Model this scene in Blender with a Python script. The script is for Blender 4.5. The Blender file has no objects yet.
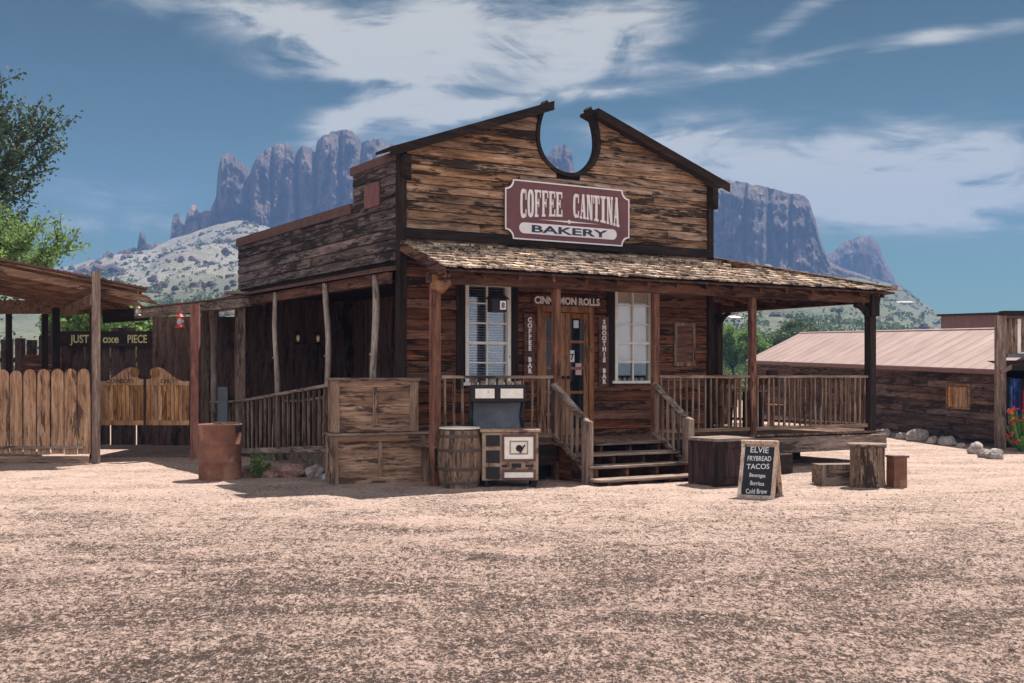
import bpy, math, random
from math import sin, cos, pi, radians
from mathutils import Vector, Matrix, noise
random.seed(7)
scn = bpy.context.scene
COL = scn.collection
R = random.uniform
def lerp(a, b, t): return a + (b - a) * t
def sstep(a, b, x):
    t = max(0, min(1, (x - a) / (b - a))); return t * t * (3 - 2 * t)

# ------------------------------------------------------------ mesh kit
class MB:
    def __init__(s): s.v = []; s.f = []
    def add(s, vs, fs):
        n = len(s.v); s.v += [tuple(v) for v in vs]; s.f += [tuple(n + i for i in f) for f in fs]
    def box(s, x0, x1, y0, y1, z0, z1, j=0.0):
        vs = [(x, y, z) for z in (z0, z1) for y in (y0, y1) for x in (x0, x1)]
        if j: vs = [(a + R(-j, j), b + R(-j, j), c + R(-j, j)) for a, b, c in vs]
        s.add(vs, [(0, 2, 3, 1), (4, 5, 7, 6), (0, 1, 5, 4), (2, 6, 7, 3), (0, 4, 6, 2), (1, 3, 7, 5)])
    def hexa(s, b, t):      # four bottom points, four top points (ccw seen from above)
        s.add(list(b) + list(t), [(3, 2, 1, 0), (4, 5, 6, 7), (0, 1, 5, 4), (1, 2, 6, 5), (2, 3, 7, 6), (3, 0, 4, 7)])
    def bar(s, p0, p1, w, h, up=(0, 0, 1), j=0.0):
        p0 = Vector(p0); p1 = Vector(p1); d = (p1 - p0).normalized(); up = Vector(up)
        a = d.cross(up)
        if a.length < 1e-4: a = d.cross(Vector((0, 1, 0)))
        a.normalize(); b = a.cross(d).normalized()
        vs = []
        for p in (p0, p1):
            for sa, sb in ((-1, -1), (1, -1), (1, 1), (-1, 1)):
                vs.append(p + a * (sa * w / 2 + R(-j, j)) + b * (sb * h / 2 + R(-j, j)))
        s.add(vs, [(0, 1, 2, 3), (7, 6, 5, 4), (0, 4, 5, 1), (1, 5, 6, 2), (2, 6, 7, 3), (3, 7, 4, 0)])
    def tube(s, pts, rad, n=8, cap=True, j=0.0):
        pts = [Vector(p) for p in pts]
        if not hasattr(rad, '__len__'): rad = [rad] * len(pts)
        rings = []
        ref = Vector((0.13, 0.97, 0.2))
        for i, p in enumerate(pts):
            d = (pts[min(i + 1, len(pts) - 1)] - pts[max(i - 1, 0)]).normalized()
            a = d.cross(ref)
            if a.length < .05: a = d.cross(Vector((1, 0, 0)))
            a.normalize(); b = d.cross(a)
            rings.append([p + (a * cos(2 * pi * k / n) + b * sin(2 * pi * k / n)) * (rad[i] * (1 + R(-j, j))) for k in range(n)])
        vs = [v for r in rings for v in r]
        fs = []
        for i in range(len(pts) - 1):
            for k in range(n):
                fs.append((i * n + k, i * n + (k + 1) % n, (i + 1) * n + (k + 1) % n, (i + 1) * n + k))
        if cap:
            fs.append(tuple(range(n - 1, -1, -1))); fs.append(tuple((len(pts) - 1) * n + k for k in range(n)))
        s.add(vs, fs)
    def lathe(s, prof, c=(0, 0, 0), n=24, cap=True):
        s.tube([(c[0], c[1], c[2] + z) for r, z in prof], [r for r, z in prof], n, cap) if False else s._lathe(prof, c, n, cap)
    def _lathe(s, prof, c, n, cap):
        vs = [(c[0] + r * cos(2 * pi * k / n), c[1] + r * sin(2 * pi * k / n), c[2] + z) for r, z in prof for k in range(n)]
        fs = [(i * n + k, i * n + (k + 1) % n, (i + 1) * n + (k + 1) % n, (i + 1) * n + k) for i in range(len(prof) - 1) for k in range(n)]
        if cap:
            fs.append(tuple(range(n - 1, -1, -1))); fs.append(tuple((len(prof) - 1) * n + k for k in range(n)))
        s.add(vs, fs)
    def plate(s, poly, y0, y1):  # polygon in xz, extruded in y (y0 front)
        n = len(poly)
        vs = [(x, y0, z) for x, z in poly] + [(x, y1, z) for x, z in poly]
        fs = [tuple(range(n)), tuple(range(2 * n - 1, n - 1, -1))] + [(i + n, (i + 1) % n + n, (i + 1) % n, i) for i in range(n)]
        s.add(vs, fs)
    def strip(s, outer, inner, y0, y1, closed=True):   # ring between two outlines in xz
        n = len(outer); m = n if closed else n - 1
        vs = [(x, y0, z) for x, z in outer] + [(x, y0, z) for x, z in inner] + [(x, y1, z) for x, z in outer] + [(x, y1, z) for x, z in inner]
        fs = []
        for i in range(m):
            k = (i + 1) % n
            fs += [(i, k, n + k, n + i), (2 * n + i, 3 * n + i, 3 * n + k, 2 * n + k), (i, 2 * n + i, 2 * n + k, k), (n + i, n + k, 3 * n + k, 3 * n + i)]
        if not closed: fs += [(0, n, 3 * n, 2 * n), (n - 1, 3 * n - 1, 4 * n - 1, 2 * n - 1)]
        s.add(vs, fs)
    def xf(s, M, start=0):
        for i in range(start, len(s.v)): s.v[i] = tuple(M @ Vector(s.v[i]))
        return s
    def build(s, name, mat, parent=None, smooth=False, loc=None, rz=None):
        me = bpy.data.meshes.new(name); me.from_pydata(s.v, [], s.f); me.update()
        if smooth: me.shade_smooth()
        o = bpy.data.objects.new(name, me); COL.objects.link(o)
        for m in (mat if isinstance(mat, list) else [mat]): me.materials.append(m)
        if parent: o.parent = parent
        if loc is not None: o.location = loc
        if rz is not None: o.rotation_euler = (0, 0, rz)
        return o
def _split(s, name, mat, parent=None, bev=0):
    n = len(s.v); par = list(range(n))
    def find(a):
        while par[a] != a: par[a] = par[par[a]]; a = par[a]
        return a
    for f in s.f:
        r = find(f[0])
        for i in f[1:]: par[find(i)] = r
    g = {}
    for f in s.f: g.setdefault(find(f[0]), []).append(f)
    out = []
    for fs in g.values():
        ids = sorted({i for f in fs for i in f}); mp = {a: b for b, a in enumerate(ids)}
        q = MB(); q.v = [s.v[i] for i in ids]; q.f = [tuple(mp[i] for i in f) for f in fs]
        out.append(q.build(name, mat, parent))
    return out
MB.split = _split
def tag(o, label=None, cat=None, group=None, kind=None):
    if label: o['label'] = label
    if cat: o['category'] = cat
    if group: o['group'] = group
    if kind: o['kind'] = kind
    return o
def empty(name, loc, rz, label, cat, group=None):
    o = bpy.data.objects.new(name, None); COL.objects.link(o); o.empty_display_size = .2
    o.location = loc; o.rotation_euler = (0, 0, rz)
    return tag(o, label, cat, group)
def copy_tree(o, parent=None):
    kids = [c for c in bpy.data.objects if c.parent == o]
    c = o.copy(); COL.objects.link(c); c.parent = parent
    for k in kids: copy_tree(k, c)
    return c
def recalc(o):
    import bmesh
    bm = bmesh.new(); bm.from_mesh(o.data); bmesh.ops.recalc_face_normals(bm, faces=bm.faces); bm.to_mesh(o.data); bm.free()
def bevel(o, w=.008, seg=1):
    m = o.modifiers.new('b', 'BEVEL'); m.width = w; m.segments = seg; m.limit_method = 'ANGLE'; return o
def textmesh(txt, size, depth=.008, bold=0.0, sx=1.0, align='CENTER', space=1.0):
    c = bpy.data.curves.new('t', 'FONT'); c.body = txt; c.size = size; c.extrude = depth / 2; c.offset = bold
    c.align_x = align; c.space_character = space; c.resolution_u = 3
    o = bpy.data.objects.new('t', c); COL.objects.link(o)
    dg = bpy.context.evaluated_depsgraph_get(); me = bpy.data.meshes.new_from_object(o.evaluated_get(dg))
    m = MB(); m.add([(v.co.x * sx, -v.co.z, v.co.y) for v in me.vertices], [tuple(p.vertices) for p in me.polygons])
    bpy.data.objects.remove(o); bpy.data.curves.remove(c); bpy.data.meshes.remove(me)
    return m   # in xz plane facing -y
def move(m, x, y, z, ry=0): return m.xf(Matrix.Translation((x, y, z)) @ Matrix.Rotation(ry, 4, 'Y'))

# ------------------------------------------------------------ materials
class NT:
    def __init__(s, name):
        s.m = bpy.data.materials.new(name); s.m.use_nodes = True; s.t = s.m.node_tree; s.t.nodes.clear()
        s.out = s.n('ShaderNodeOutputMaterial'); s.p = s.n('ShaderNodeBsdfPrincipled'); s.l(s.p.outputs[0], s.out.inputs[0])
    def n(s, t, **k):
        x = s.t.nodes.new(t)
        for a, b in k.items(): setattr(x, a, b)
        return x
    def l(s, a, b): s.t.links.new(a, b)
    def math(s, op, a, b=None, clamp=False):
        x = s.n('ShaderNodeMath', operation=op); x.use_clamp = clamp
        for i, q in enumerate((a, b)):
            if q is None: continue
            if hasattr(q, 'node'): s.l(q, x.inputs[i])
            else: x.inputs[i].default_value = q
        return x.outputs[0]
    def mapping(s, vec, scale, off=None):
        x = s.n('ShaderNodeMapping'); s.l(vec, x.inputs[0]); x.inputs['Scale'].default_value = scale
        if off is not None: s.l(off, x.inputs['Location'])
        return x.outputs[0]
    def noise(s, vec, scale=1, detail=4, rough=.55, dist=0):
        x = s.n('ShaderNodeTexNoise'); s.l(vec, x.inputs['Vector']); x.inputs['Scale'].default_value = scale
        x.inputs['Detail'].default_value = detail; x.inputs['Roughness'].default_value = rough; x.inputs['Distortion'].default_value = dist
        return x.outputs[0]
    def ramp(s, fac, stops):
        x = s.n('ShaderNodeValToRGB'); s.l(fac, x.inputs[0]); e = x.color_ramp.elements
        while len(e) < len(stops): e.new(.5)
        for i, (p, c) in enumerate(stops):
            e[i].position = p; e[i].color = (c[0], c[1], c[2], 1) if hasattr(c, '__len__') else (c, c, c, 1)
        return x.outputs[0]
    def mix(s, f, a, b, mode='MIX'):
        x = s.n('ShaderNodeMix', data_type='RGBA', blend_type=mode)
        for i, q in ((0, f), (6, a), (7, b)):
            if hasattr(q, 'node'): s.l(q, x.inputs[i])
            elif i == 0: x.inputs[0].default_value = q
            else: x.inputs[i].default_value = (q[0], q[1], q[2], 1)
        return x.outputs[2]
    def bump(s, h, strength=.4, dist=.02):
        x = s.n('ShaderNodeBump'); s.l(h, x.inputs['Height']); x.inputs['Strength'].default_value = strength; x.inputs['Distance'].default_value = dist
        s.l(x.outputs[0], s.p.inputs['Normal']); return x
def wood(name, dark, mid, light, axis='x', stain=.45, staincol=(.018, .013, .012), rough=.85, var=.5, gs=1.0, band=1.0):
    t = NT(name); tc = t.n('ShaderNodeTexCoord'); geo = t.n('ShaderNodeNewGeometry')
    rnd = geo.outputs['Random Per Island']
    off = t.n('ShaderNodeCombineXYZ')
    for i, k in enumerate((37.0, 91.0, 53.0)): t.l(t.math('MULTIPLY', rnd, k), off.inputs[i])
    A = {'x': (1, 9, 9), 'y': (9, 1, 9), 'z': (9, 9, 1)}[axis]
    sc = lambda a, b: tuple((a if v == 1 else b) * gs for v in A)
    n1 = t.noise(t.mapping(tc.outputs['Object'], sc(1.3, 11), off.outputs[0]), 1, 6, .68, .6)
    n2 = t.noise(t.mapping(tc.outputs['Object'], sc(5, 95), off.outputs[0]), 1, 3, .6)
    n3 = t.noise(t.mapping(tc.outputs['Object'], sc(.8 * band, 3.8 * band), off.outputs[0]), 1, 5, .62, .3)
    base = t.ramp(n1, [(.30, dark), (.5, mid), (.72, light)])
    fine = t.ramp(n2, [(.32, .45), (.5, 1.0), (.8, 1.12)])
    c = t.mix(1, base, fine, 'MULTIPLY')
    n4 = t.noise(t.mapping(tc.outputs['Object'], sc(3.5, 30), off.outputs[0]), 1, 4, .7)
    n3 = t.math('ADD', n3, t.math('MULTIPLY', t.math('SUBTRACT', n4, .5), .75))
    s = t.ramp(n3, [(.5 + .01 + (.5 - stain) * .3, 0.0), (.5 + .06 + (.5 - stain) * .3, 1.0)])
    c = t.mix(t.math('MULTIPLY', s, .9), c, staincol)
    hs = t.n('ShaderNodeHueSaturation'); t.l(c, hs.inputs['Color'])
    t.l(t.math('ADD', t.math('MULTIPLY', rnd, var), 1 - var / 2), hs.inputs['Value'])
    r2 = t.math('FRACT', t.math('MULTIPLY', rnd, 17.3)); t.l(t.math('ADD', t.math('MULTIPLY', r2, .3), .84), hs.inputs['Saturation'])
    t.l(hs.outputs[0], t.p.inputs['Base Color']); t.p.inputs['Roughness'].default_value = rough; t.p.inputs['Specular IOR Level'].default_value = .2
    t.bump(t.math('ADD', t.math('MULTIPLY', n2, .5), n1), .6, .012)
    return t.m
def plain(name, col, rough=.7, metal=0.0, var=.25, scale=6, bump=.15, col2=None, thr=.55):
    t = NT(name); tc = t.n('ShaderNodeTexCoord'); n = t.noise(tc.outputs['Object'], scale, 6, .65)
    c = t.ramp(n, [(.3, tuple(x * (1 - var) for x in col)), (.7, tuple(min(1, x * (1 + var)) for x in col))])
    if col2:
        n2 = t.noise(tc.outputs['Object'], scale * .5, 8, .7); f = t.ramp(n2, [(thr, 0.0), (thr + .08, 1.0)]); c = t.mix(f, c, col2)
    t.l(c, t.p.inputs['Base Color']); t.p.inputs['Roughness'].default_value = rough; t.p.inputs['Metallic'].default_value = metal
    if bump: t.bump(n, bump, .01)
    return t.m
M = {}
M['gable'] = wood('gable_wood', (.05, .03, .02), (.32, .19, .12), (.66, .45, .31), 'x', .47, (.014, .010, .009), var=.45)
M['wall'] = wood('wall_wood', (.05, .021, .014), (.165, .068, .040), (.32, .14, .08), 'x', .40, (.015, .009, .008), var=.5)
M['side'] = wood('side_wood', (.04, .031, .03), (.14, .105, .10), (.30, .235, .21), 'y', .5, (.022, .018, .02), var=.55)
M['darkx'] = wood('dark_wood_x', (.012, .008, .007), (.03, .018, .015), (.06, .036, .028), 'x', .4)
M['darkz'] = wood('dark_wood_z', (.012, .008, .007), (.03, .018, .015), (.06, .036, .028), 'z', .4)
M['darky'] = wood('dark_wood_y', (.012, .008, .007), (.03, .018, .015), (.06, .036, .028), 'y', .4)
M['redz'] = wood('red_post_wood', (.06, .024, .015), (.17, .065, .036), (.30, .13, .07), 'z', .3, (.03, .014, .01))
M['redx'] = wood('red_beam_wood', (.05, .022, .014), (.13, .052, .030), (.25, .11, .06), 'x', .38, (.02, .01, .008))
M['redy'] = wood('red_beam_wood_y', (.05, .022, .014), (.13, .052, .030), (.25, .11, .06), 'y', .38, (.02, .01, .008))
M['greyz'] = wood('grey_wood_z', (.09, .058, .045), (.22, .145, .11), (.42, .31, .245), 'z', .3, (.05, .035, .03))
M['greyx'] = wood('grey_wood_x', (.09, .06, .048), (.23, .16, .125), (.42, .32, .26), 'x', .3, (.05, .035, .03))
M['greyy'] = wood('grey_wood_y', (.10, .07, .055), (.28, .20, .16), (.50, .39, .32), 'y', .3, (.05, .035, .03))
M['railz'] = wood('rail_wood_z', (.08, .05, .035), (.24, .155, .11), (.46, .33, .25), 'z', .3, (.04, .024, .02))
M['railx'] = wood('rail_wood_x', (.08, .05, .035), (.26, .17, .12), (.50, .36, .27), 'x', .3, (.04, .024, .02))
M['raily'] = wood('rail_wood_y', (.07, .04, .03), (.20, .12, .085), (.36, .24, .18), 'y', .3, (.04, .024, .02))
M['picket'] = wood('picket_wood', (.12, .055, .025), (.40, .205, .095), (.62, .37, .19), 'z', .22, (.07, .035, .02))
M['crate'] = wood('crate_wood', (.08, .04, .022), (.30, .16, .09), (.60, .38, .25), 'x', .35, (.06, .035, .028), gs=.8, band=2)
M['cratez'] = wood('crate_wood_z', (.11, .06, .035), (.28, .165, .10), (.46, .31, .21), 'z', .35, (.06, .035, .028))
M['shingle'] = wood('shingle_wood', (.15, .095, .065), (.46, .335, .25), (.80, .67, .55), 'y', .45, (.03, .018, .014), var=.9)
M['shakedark'] = wood('under_roof_wood', (.03, .017, .012), (.08, .042, .028), (.14, .08, .05), 'y', .3)
M['stump'] = wood('stump_wood', (.05, .03, .02), (.20, .125, .08), (.42, .29, .2), 'z', .4, (.02, .012, .01), gs=1.6)
M['log'] = wood('log_wood', (.16, .11, .09), (.36, .28, .24), (.58, .50, .44), 'z', .3, (.10, .05, .03), gs=1.2)
M['tan'] = wood('tan_rafter_wood', (.10, .05, .028), (.27, .14, .075), (.42, .25, .14), 'x', .3, (.05, .025, .015))
M['tany'] = wood('tan_beam_wood', (.10, .05, .028), (.27, .14, .075), (.42, .25, .14), 'y', .3, (.05, .025, .015))
M['farwall'] = wood('low_building_wood', (.04, .024, .02), (.115, .07, .055), (.25, .16, .12), 'x', .38, (.016, .011, .011), band=.6)
M['backfence'] = wood('back_fence_wood', (.03, .018, .018), (.085, .05, .043), (.15, .09, .072), 'z', .4)
M['doorwood'] = wood('door_wood', (.12, .045, .018), (.30, .125, .05), (.45, .21, .09), 'z', .15, (.06, .025, .015), var=.2)
M['white'] = plain('white_paint', (.84, .81, .75), .6, 0, .12, 9, .1, (.42, .34, .27), .64)
M['letter'] = plain('letter_paint', (.88, .82, .82), .6, 0, .06, 9, 0)
M['maroon'] = plain('maroon_sign_paint', (.165, .062, .068), .55, 0, .15, 5, .03)
M['black'] = plain('black_iron', (.018, .016, .02), .5, .4, .3, 8)
M['glass'] = None
t = NT('dark_glass'); t.p.inputs['Base Color'].default_value = (.012, .014, .018, 1); t.p.inputs['Roughness'].default_value = .06; t.p.inputs['IOR'].default_value = 1.5
M['glass'] = t.m
M['blind'] = plain('blind_slats', (.24, .31, .42), .5, 0, .1, 5, 0)
M['shade'] = plain('cream_blind', (.74, .68, .60), .6, 0, .08, 3, 0)
M['rust'] = plain('rusty_steel', (.20, .085, .055), .8, .1, .35, 4, .25, (.31, .16, .11), .52)
M['rustcap'] = plain('rust_cap', (.13, .068, .058), .8, .1, .3, 5, .2)
M['hoop'] = plain('barrel_hoop', (.10, .075, .065), .7, .3, .3, 8)
M['paleframe'] = wood('pale_frame_wood', (.25, .17, .13), (.52, .40, .32), (.70, .57, .47), 'z', .15)
M['patio'] = wood('patio_wall_wood', (.04, .022, .017), (.12, .065, .046), (.21, .12, .088), 'z', .3)
M['redpaint'] = plain('red_paint', (.55, .045, .03), .5, 0, .2, 6, .05)
M['redpost'] = wood('red_painted_wood', (.12, .035, .025), (.26, .085, .06), (.38, .16, .11), 'z', .15, (.08, .03, .02))
M['dirt'] = plain('dark_soil', (.06, .045, .035), .95)
M['slate'] = plain('chalkboard_slate', (.014, .015, .02), .8, 0, .3, 6, 0)
M['chalk'] = plain('chalk', (.72, .72, .74), .9, 0, .2, 40, 0)
M['enamel'] = plain('stove_enamel', (.36, .26, .19), .5, 0, .25, 12, .1, (.13, .06, .04), .50)
M['steelblue'] = plain('stove_steel', (.11, .13, .16), .5, .3, .35, 4, .05, (.09, .05, .04), .6)
M['cloth'] = plain('purple_cloth', (.33, .06, .30), .9, 0, .3, 30)
M['paper'] = plain('paper', (.7, .7, .72), .8, 0, .03, 9, 0)
M['bluecloth'] = plain('blue_cloth', (.02, .07, .32), .9, 0, .4, 14)
def motley():
    t = NT('motley_cloth'); tc = t.n('ShaderNodeTexCoord'); v = t.n('ShaderNodeTexVoronoi'); t.l(t.mapping(tc.outputs['Object'], (14, 3, 7)), v.inputs['Vector']); v.inputs['Scale'].default_value = 1
    sp = t.n('ShaderNodeSeparateColor'); t.l(v.outputs['Color'], sp.inputs[0])
    c = t.ramp(sp.outputs[0], [(.2, (.01, .03, .12)), (.45, (.02, .08, .34)), (.65, (.04, .16, .42)), (.85, (.05, .03, .16))]); t.l(c, t.p.inputs['Base Color']); t.p.inputs['Roughness'].default_value = .9; return t.m
M['bluecloth'] = motley()
M['redcloth'] = plain('red_cloth', (.42, .03, .06), .9, 0, .4, 14)
M['leafg'] = plain('cactus_green', (.06, .16, .03), .7, 0, .4, 12)
M['pink'] = plain('pink_petal', (.65, .05, .10), .6, 0, .3, 20, 0)
M['orange'] = plain('orange_petal', (.75, .18, .03), .6, 0, .3, 20, 0)
M['pinkroof'] = None
def metal_roof():
    t = NT('pink_roof_metal'); tc = t.n('ShaderNodeTexCoord')
    n = t.noise(t.mapping(tc.outputs['Object'], (1.2, .35, 1)), 2, 6, .65)
    c = t.ramp(n, [(.3, (.25, .165, .15)), (.7, (.38, .27, .25))])
    t.l(c, t.p.inputs['Base Color']); t.p.inputs['Roughness'].default_value = .65
    t.bump(n, .1, .01); return t.m
M['pinkroof'] = metal_roof()
M['brickpink'] = plain('pink_brown_stucco', (.20, .11, .10), .9, 0, .2, 4)
def rockmat(name, a, b, sc=3):
    t = NT(name); tc = t.n('ShaderNodeTexCoord'); n = t.noise(tc.outputs['Object'], sc, 8, .7)
    n2 = t.noise(tc.outputs['Object'], sc * 6, 6, .7)
    c = t.ramp(n, [(.3, a), (.7, b)]); c = t.mix(1, c, t.ramp(n2, [(.35, .55), (.6, 1.1)]), 'MULTIPLY')
    t.l(c, t.p.inputs['Base Color']); t.p.inputs['Roughness'].default_value = .95; t.bump(n2, .6, .02); return t.m
M['rockred'] = rockmat('red_rock', (.22, .12, .10), (.46, .30, .26))
M['rockgrey'] = rockmat('grey_rock', (.24, .20, .19), (.52, .47, .45))
def leafmat(name, a, b, trans=.25):
    t = NT(name); geo = t.n('ShaderNodeNewGeometry'); tc = t.n('ShaderNodeTexCoord')
    n = t.noise(tc.outputs['Object'], .6, 3, .6)
    f = t.math('ADD', t.math('MULTIPLY', geo.outputs['Random Per Island'], .55), t.math('MULTIPLY', n, .5))
    c = t.ramp(f, [(.2, a), (.85, b)])
    t.l(c, t.p.inputs['Base Color']); t.p.inputs['Roughness'].default_value = .7
    tr = t.n('ShaderNodeBsdfTranslucent'); t.l(c, tr.inputs[0]); mx = t.n('ShaderNodeMixShader'); mx.inputs[0].default_value = trans
    t.l(t.p.outputs[0], mx.inputs[1]); t.l(tr.outputs[0], mx.inputs[2]); t.l(mx.outputs[0], t.out.inputs[0]); return t.m
M['leafdark'] = leafmat('mesquite_leaf', (.018, .042, .022), (.075, .13, .06), .25)
M['leafbright'] = leafmat('palo_verde_leaf', (.09, .17, .04), (.24, .36, .11), .45)
M['scrub'] = leafmat('scrub_leaf', (.035, .065, .02), (.15, .21, .07), .25)
M['bark'] = plain('bark', (.05, .035, .026), .9, 0, .4, 8, .5)

# ------------------------------------------------------------ ground height
TAL = [(-900, 330), (-400, 318), (-100, 300), (0, 286), (70, 276), (110, 268), (140, 259), (165, 250), (190, 240), (215, 232), (245, 226), (275, 232), (300, 236), (340, 240), (400, 248), (500, 255), (600, 258), (700, 266), (760, 270), (810, 276), (850, 283), (895, 290), (942, 322), (1000, 345), (1200, 352), (2200, 356)]
TOP = [(-900, 330), (-400, 318), (-100, 300), (0, 286), (60, 272), (75, 268), (84, 266), (88, 258), (92, 259), (95, 266), (101, 262), (104, 253), (109, 250), (113, 259), (120, 251), (128, 249), (134, 247), (137, 249), (139, 236), (141, 230), (144, 232), (147, 243), (153, 245), (157, 241), (163, 244), (170, 241), (172, 222), (174, 214), (179, 213), (182, 219), (184, 226), (187, 214), (192, 204), (196, 203), (198, 212), (201, 213), (205, 210), (210, 211), (213, 203), (216, 197), (218, 170), (221, 157), (227, 152), (233, 153), (237, 159), (244, 163), (248, 167), (250, 173), (252, 166), (257, 157), (266, 149), (276, 145), (286, 142), (292, 146), (296, 153), (299, 148), (305, 145), (311, 146), (315, 153), (317, 141), (323, 135), (334, 131), (345, 129), (353, 131), (358, 136), (362, 143), (366, 140), (374, 139), (382, 141), (385, 142), (420, 150), (480, 158), (520, 160), (545, 156), (556, 145), (566, 145), (572, 151), (575, 172), (600, 178), (650, 177), (700, 176), (730, 180), (760, 185), (790, 193), (803, 194), (809, 201), (816, 222), (822, 243), (830, 262), (838, 266), (842, 268), (895, 285), (942, 321), (1000, 345), (1200, 352), (2200, 356)]
FAR = [(760, 300), (800, 270), (826, 256), (836, 248), (845, 241), (856, 237), (872, 236), (878, 243), (886, 262), (892, 272), (895, 281), (905, 288), (942, 318), (975, 340)]
def interp(tab, x):
    if x <= tab[0][0]: return tab[0][1]
    for (a, b), (c, d) in zip(tab, tab[1:]):
        if x <= c: return b + (d - b) * (x - a) / (c - a)
    return tab[-1][1]
RC = 1000.0
def bearing(x, y): return 512 + 1175 * x / max(y, 1e-3)
def gz_near(x, y): return .07 * sstep(12, 16, y)
def gheight(x, y):
    r = math.hypot(x, y)
    b = gz_near(x, y) + (.35 * sstep(24, 40, y) if x > 6 else 0) * sstep(6, 9, x)
    if r < 70: return b
    ang = 512 + 1175 * x / y if y > 1 else (2200 if x > 0 else -900)
    ang = max(-900, min(2200, ang))
    s = (r - 70) / (RC - 70)
    zt = (375 - interp(TAL, ang)) * RC / 1175
    z = zt * (min(s, 1.02) ** 1.55)
    z += (noise.fractal((x * .012, y * .012, 3.1), 1, 2, 4) * 9 * min(1, s * 2.2) + noise.noise((x * .06, y * .06, 0)) * 1.8 * min(1, s * 6) + abs(noise.noise((x * .03, y * .008, 6))) * 12 * min(1, s * s * 3)) * (1 if s < .9 else .6)
    return b + z

# ground: near yard (fine grid) and far terrain (polar rings)
def ground():
    t = NT('desert_ground'); tc = t.n('ShaderNodeTexCoord'); P = tc.outputs['Object']
    n1 = t.noise(P, .35, 5, .6); n2 = t.noise(P, 2.2, 6, .7); n3 = t.noise(P, 38, 6, .75); n5 = t.noise(P, 110, 3, .8)
    n4 = t.noise(t.mapping(P, (1, 1.15, 1)), 21, 8, .80, .4); n6 = t.noise(t.mapping(P, (.7, 1.3, 1)), 6.5, 6, .72, .6)
    sp = t.n('ShaderNodeSeparateXYZ'); t.l(P, sp.inputs[0])
    worn = t.n('ShaderNodeMapRange'); t.l(t.math('ADD', sp.outputs[1], t.math('MULTIPLY', t.math('SUBTRACT', n1, .5), 7)), worn.inputs[0])
    worn.inputs[1].default_value = 9.5; worn.inputs[2].default_value = 16; worn.inputs[3].default_value = 0.0; worn.inputs[4].default_value = 1.0
    # trodden pale dirt round the porch, dark grit and old dung trodden in further out
    c = t.mix(worn.outputs[0], t.ramp(n2, [(.3, (.34, .235, .20)), (.7, (.50, .36, .31))]), t.ramp(n2, [(.3, (.41, .295, .25)), (.7, (.56, .42, .36))]))
    rough = t.math('SUBTRACT', 1, t.math('MULTIPLY', worn.outputs[0], .85))
    n7 = t.math('ADD', t.math('MULTIPLY', t.noise(t.mapping(P, (1.15, .8, 1)), 14, 4, .62, .3), .34), t.math('MULTIPLY', t.noise(t.mapping(P, (1.3, .75, 1)), 38, 5, .75, .2), .66)); n8 = t.noise(t.mapping(P, (.45, .9, 1)), 1.6, 4, .6, .5)
    fl = t.math('ADD', t.math('ADD', n7, t.math('MULTIPLY', t.math('SUBTRACT', n8, .5), .24)), t.math('MULTIPLY', rough, .070))
    fl = t.math('MULTIPLY', t.math('SUBTRACT', fl, .540), 14, True)
    c = t.mix(t.math('MULTIPLY', fl, .92), c, (.038, .026, .023))
    pl = t.math('MULTIPLY', t.math('SUBTRACT', .45, n7), 12, True)
    c = t.mix(t.math('MULTIPLY', pl, .45), c, (.70, .57, .50))
    g = t.ramp(t.math('ADD', t.math('MULTIPLY', n3, .5), t.math('MULTIPLY', n5, .5)), [(.36, .45), (.5, 1.0), (.66, 1.35)]); c = t.mix(1, c, g, 'MULTIPLY')
    t.l(c, t.p.inputs['Base Color']); t.p.inputs['Roughness'].default_value = .95; t.p.inputs['Specular IOR Level'].default_value = .2
    t.bump(t.math('SUBTRACT', t.math('ADD', t.math('MULTIPLY', n3, .5), n4), t.math('MULTIPLY', fl, .3)), .9, .03)
    ms = t.m
    # yard
    xs = [-60 + 4 * i for i in range(12)] + [-14 + .06 * i for i in range(int(32 / .06))] + [18 + 4 * i for i in range(12)]
    ys = [-12 + 1.5 * i for i in range(11)]
    y = ys[-1] + .5
    while y < 24: ys.append(y); y += max(.022, .0045 * y) if y > 5 else .3
    ys += [24.3 + 1.2 * i for i in range(39)]
    vs = []
    for y in ys:
        amp = 1 if 4 < y < 23 else .3
        for x in xs:
            h = 0
            if -14.2 < x < 18.2 and 4 < y < 24:
                h = noise.fractal((x * 2.1, y * 2.1, 0), 1, 2, 5) * .022 + noise.noise((x * .5, y * .5, 5)) * .03
                h += noise.fractal((x * 7.5, y * 7.5, 9), 1, 2, 3) * .017 + abs(noise.noise((x * .22, y * .9, 2))) * .05 * (1 if 6 < y < 14 else .3)
                h *= 1 - .65 * sstep(11, 16, y)
            vs.append((x, y, gheight(x, y) + h))
    W = len(xs)
    fs = [(j * W + i, j * W + i + 1, (j + 1) * W + i + 1, (j + 1) * W + i) for j in range(len(ys) - 1) for i in range(W - 1)]
    m = MB(); m.v = vs; m.f = fs
    tag(m.build('ground', ms, smooth=True), kind='structure')
    print('ground verts', len(vs))
    # terrain
    t = NT('desert_slope'); tc = t.n('ShaderNodeTexCoord'); P = tc.outputs['Object']
    n1 = t.noise(P, .012, 6, .65); n2 = t.noise(P, .11, 6, .75); n3 = t.noise(P, .4, 5, .7)
    c = t.ramp(n1, [(.35, (.30, .255, .225)), (.65, (.48, .43, .39))])
    c = t.mix(1, c, t.ramp(n2, [(.38, .42), (.5, .85), (.66, 1.35)]), 'MULTIPLY'); c = t.mix(1, c, t.ramp(n3, [(.40, .5), (.55, 1.1)]), 'MULTIPLY')
    veg = t.ramp(t.math('ADD', t.math('MULTIPLY', n3, .6), t.math('MULTIPLY', n2, .5)), [(.53, 0.0), (.60, 1.0)])
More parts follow.
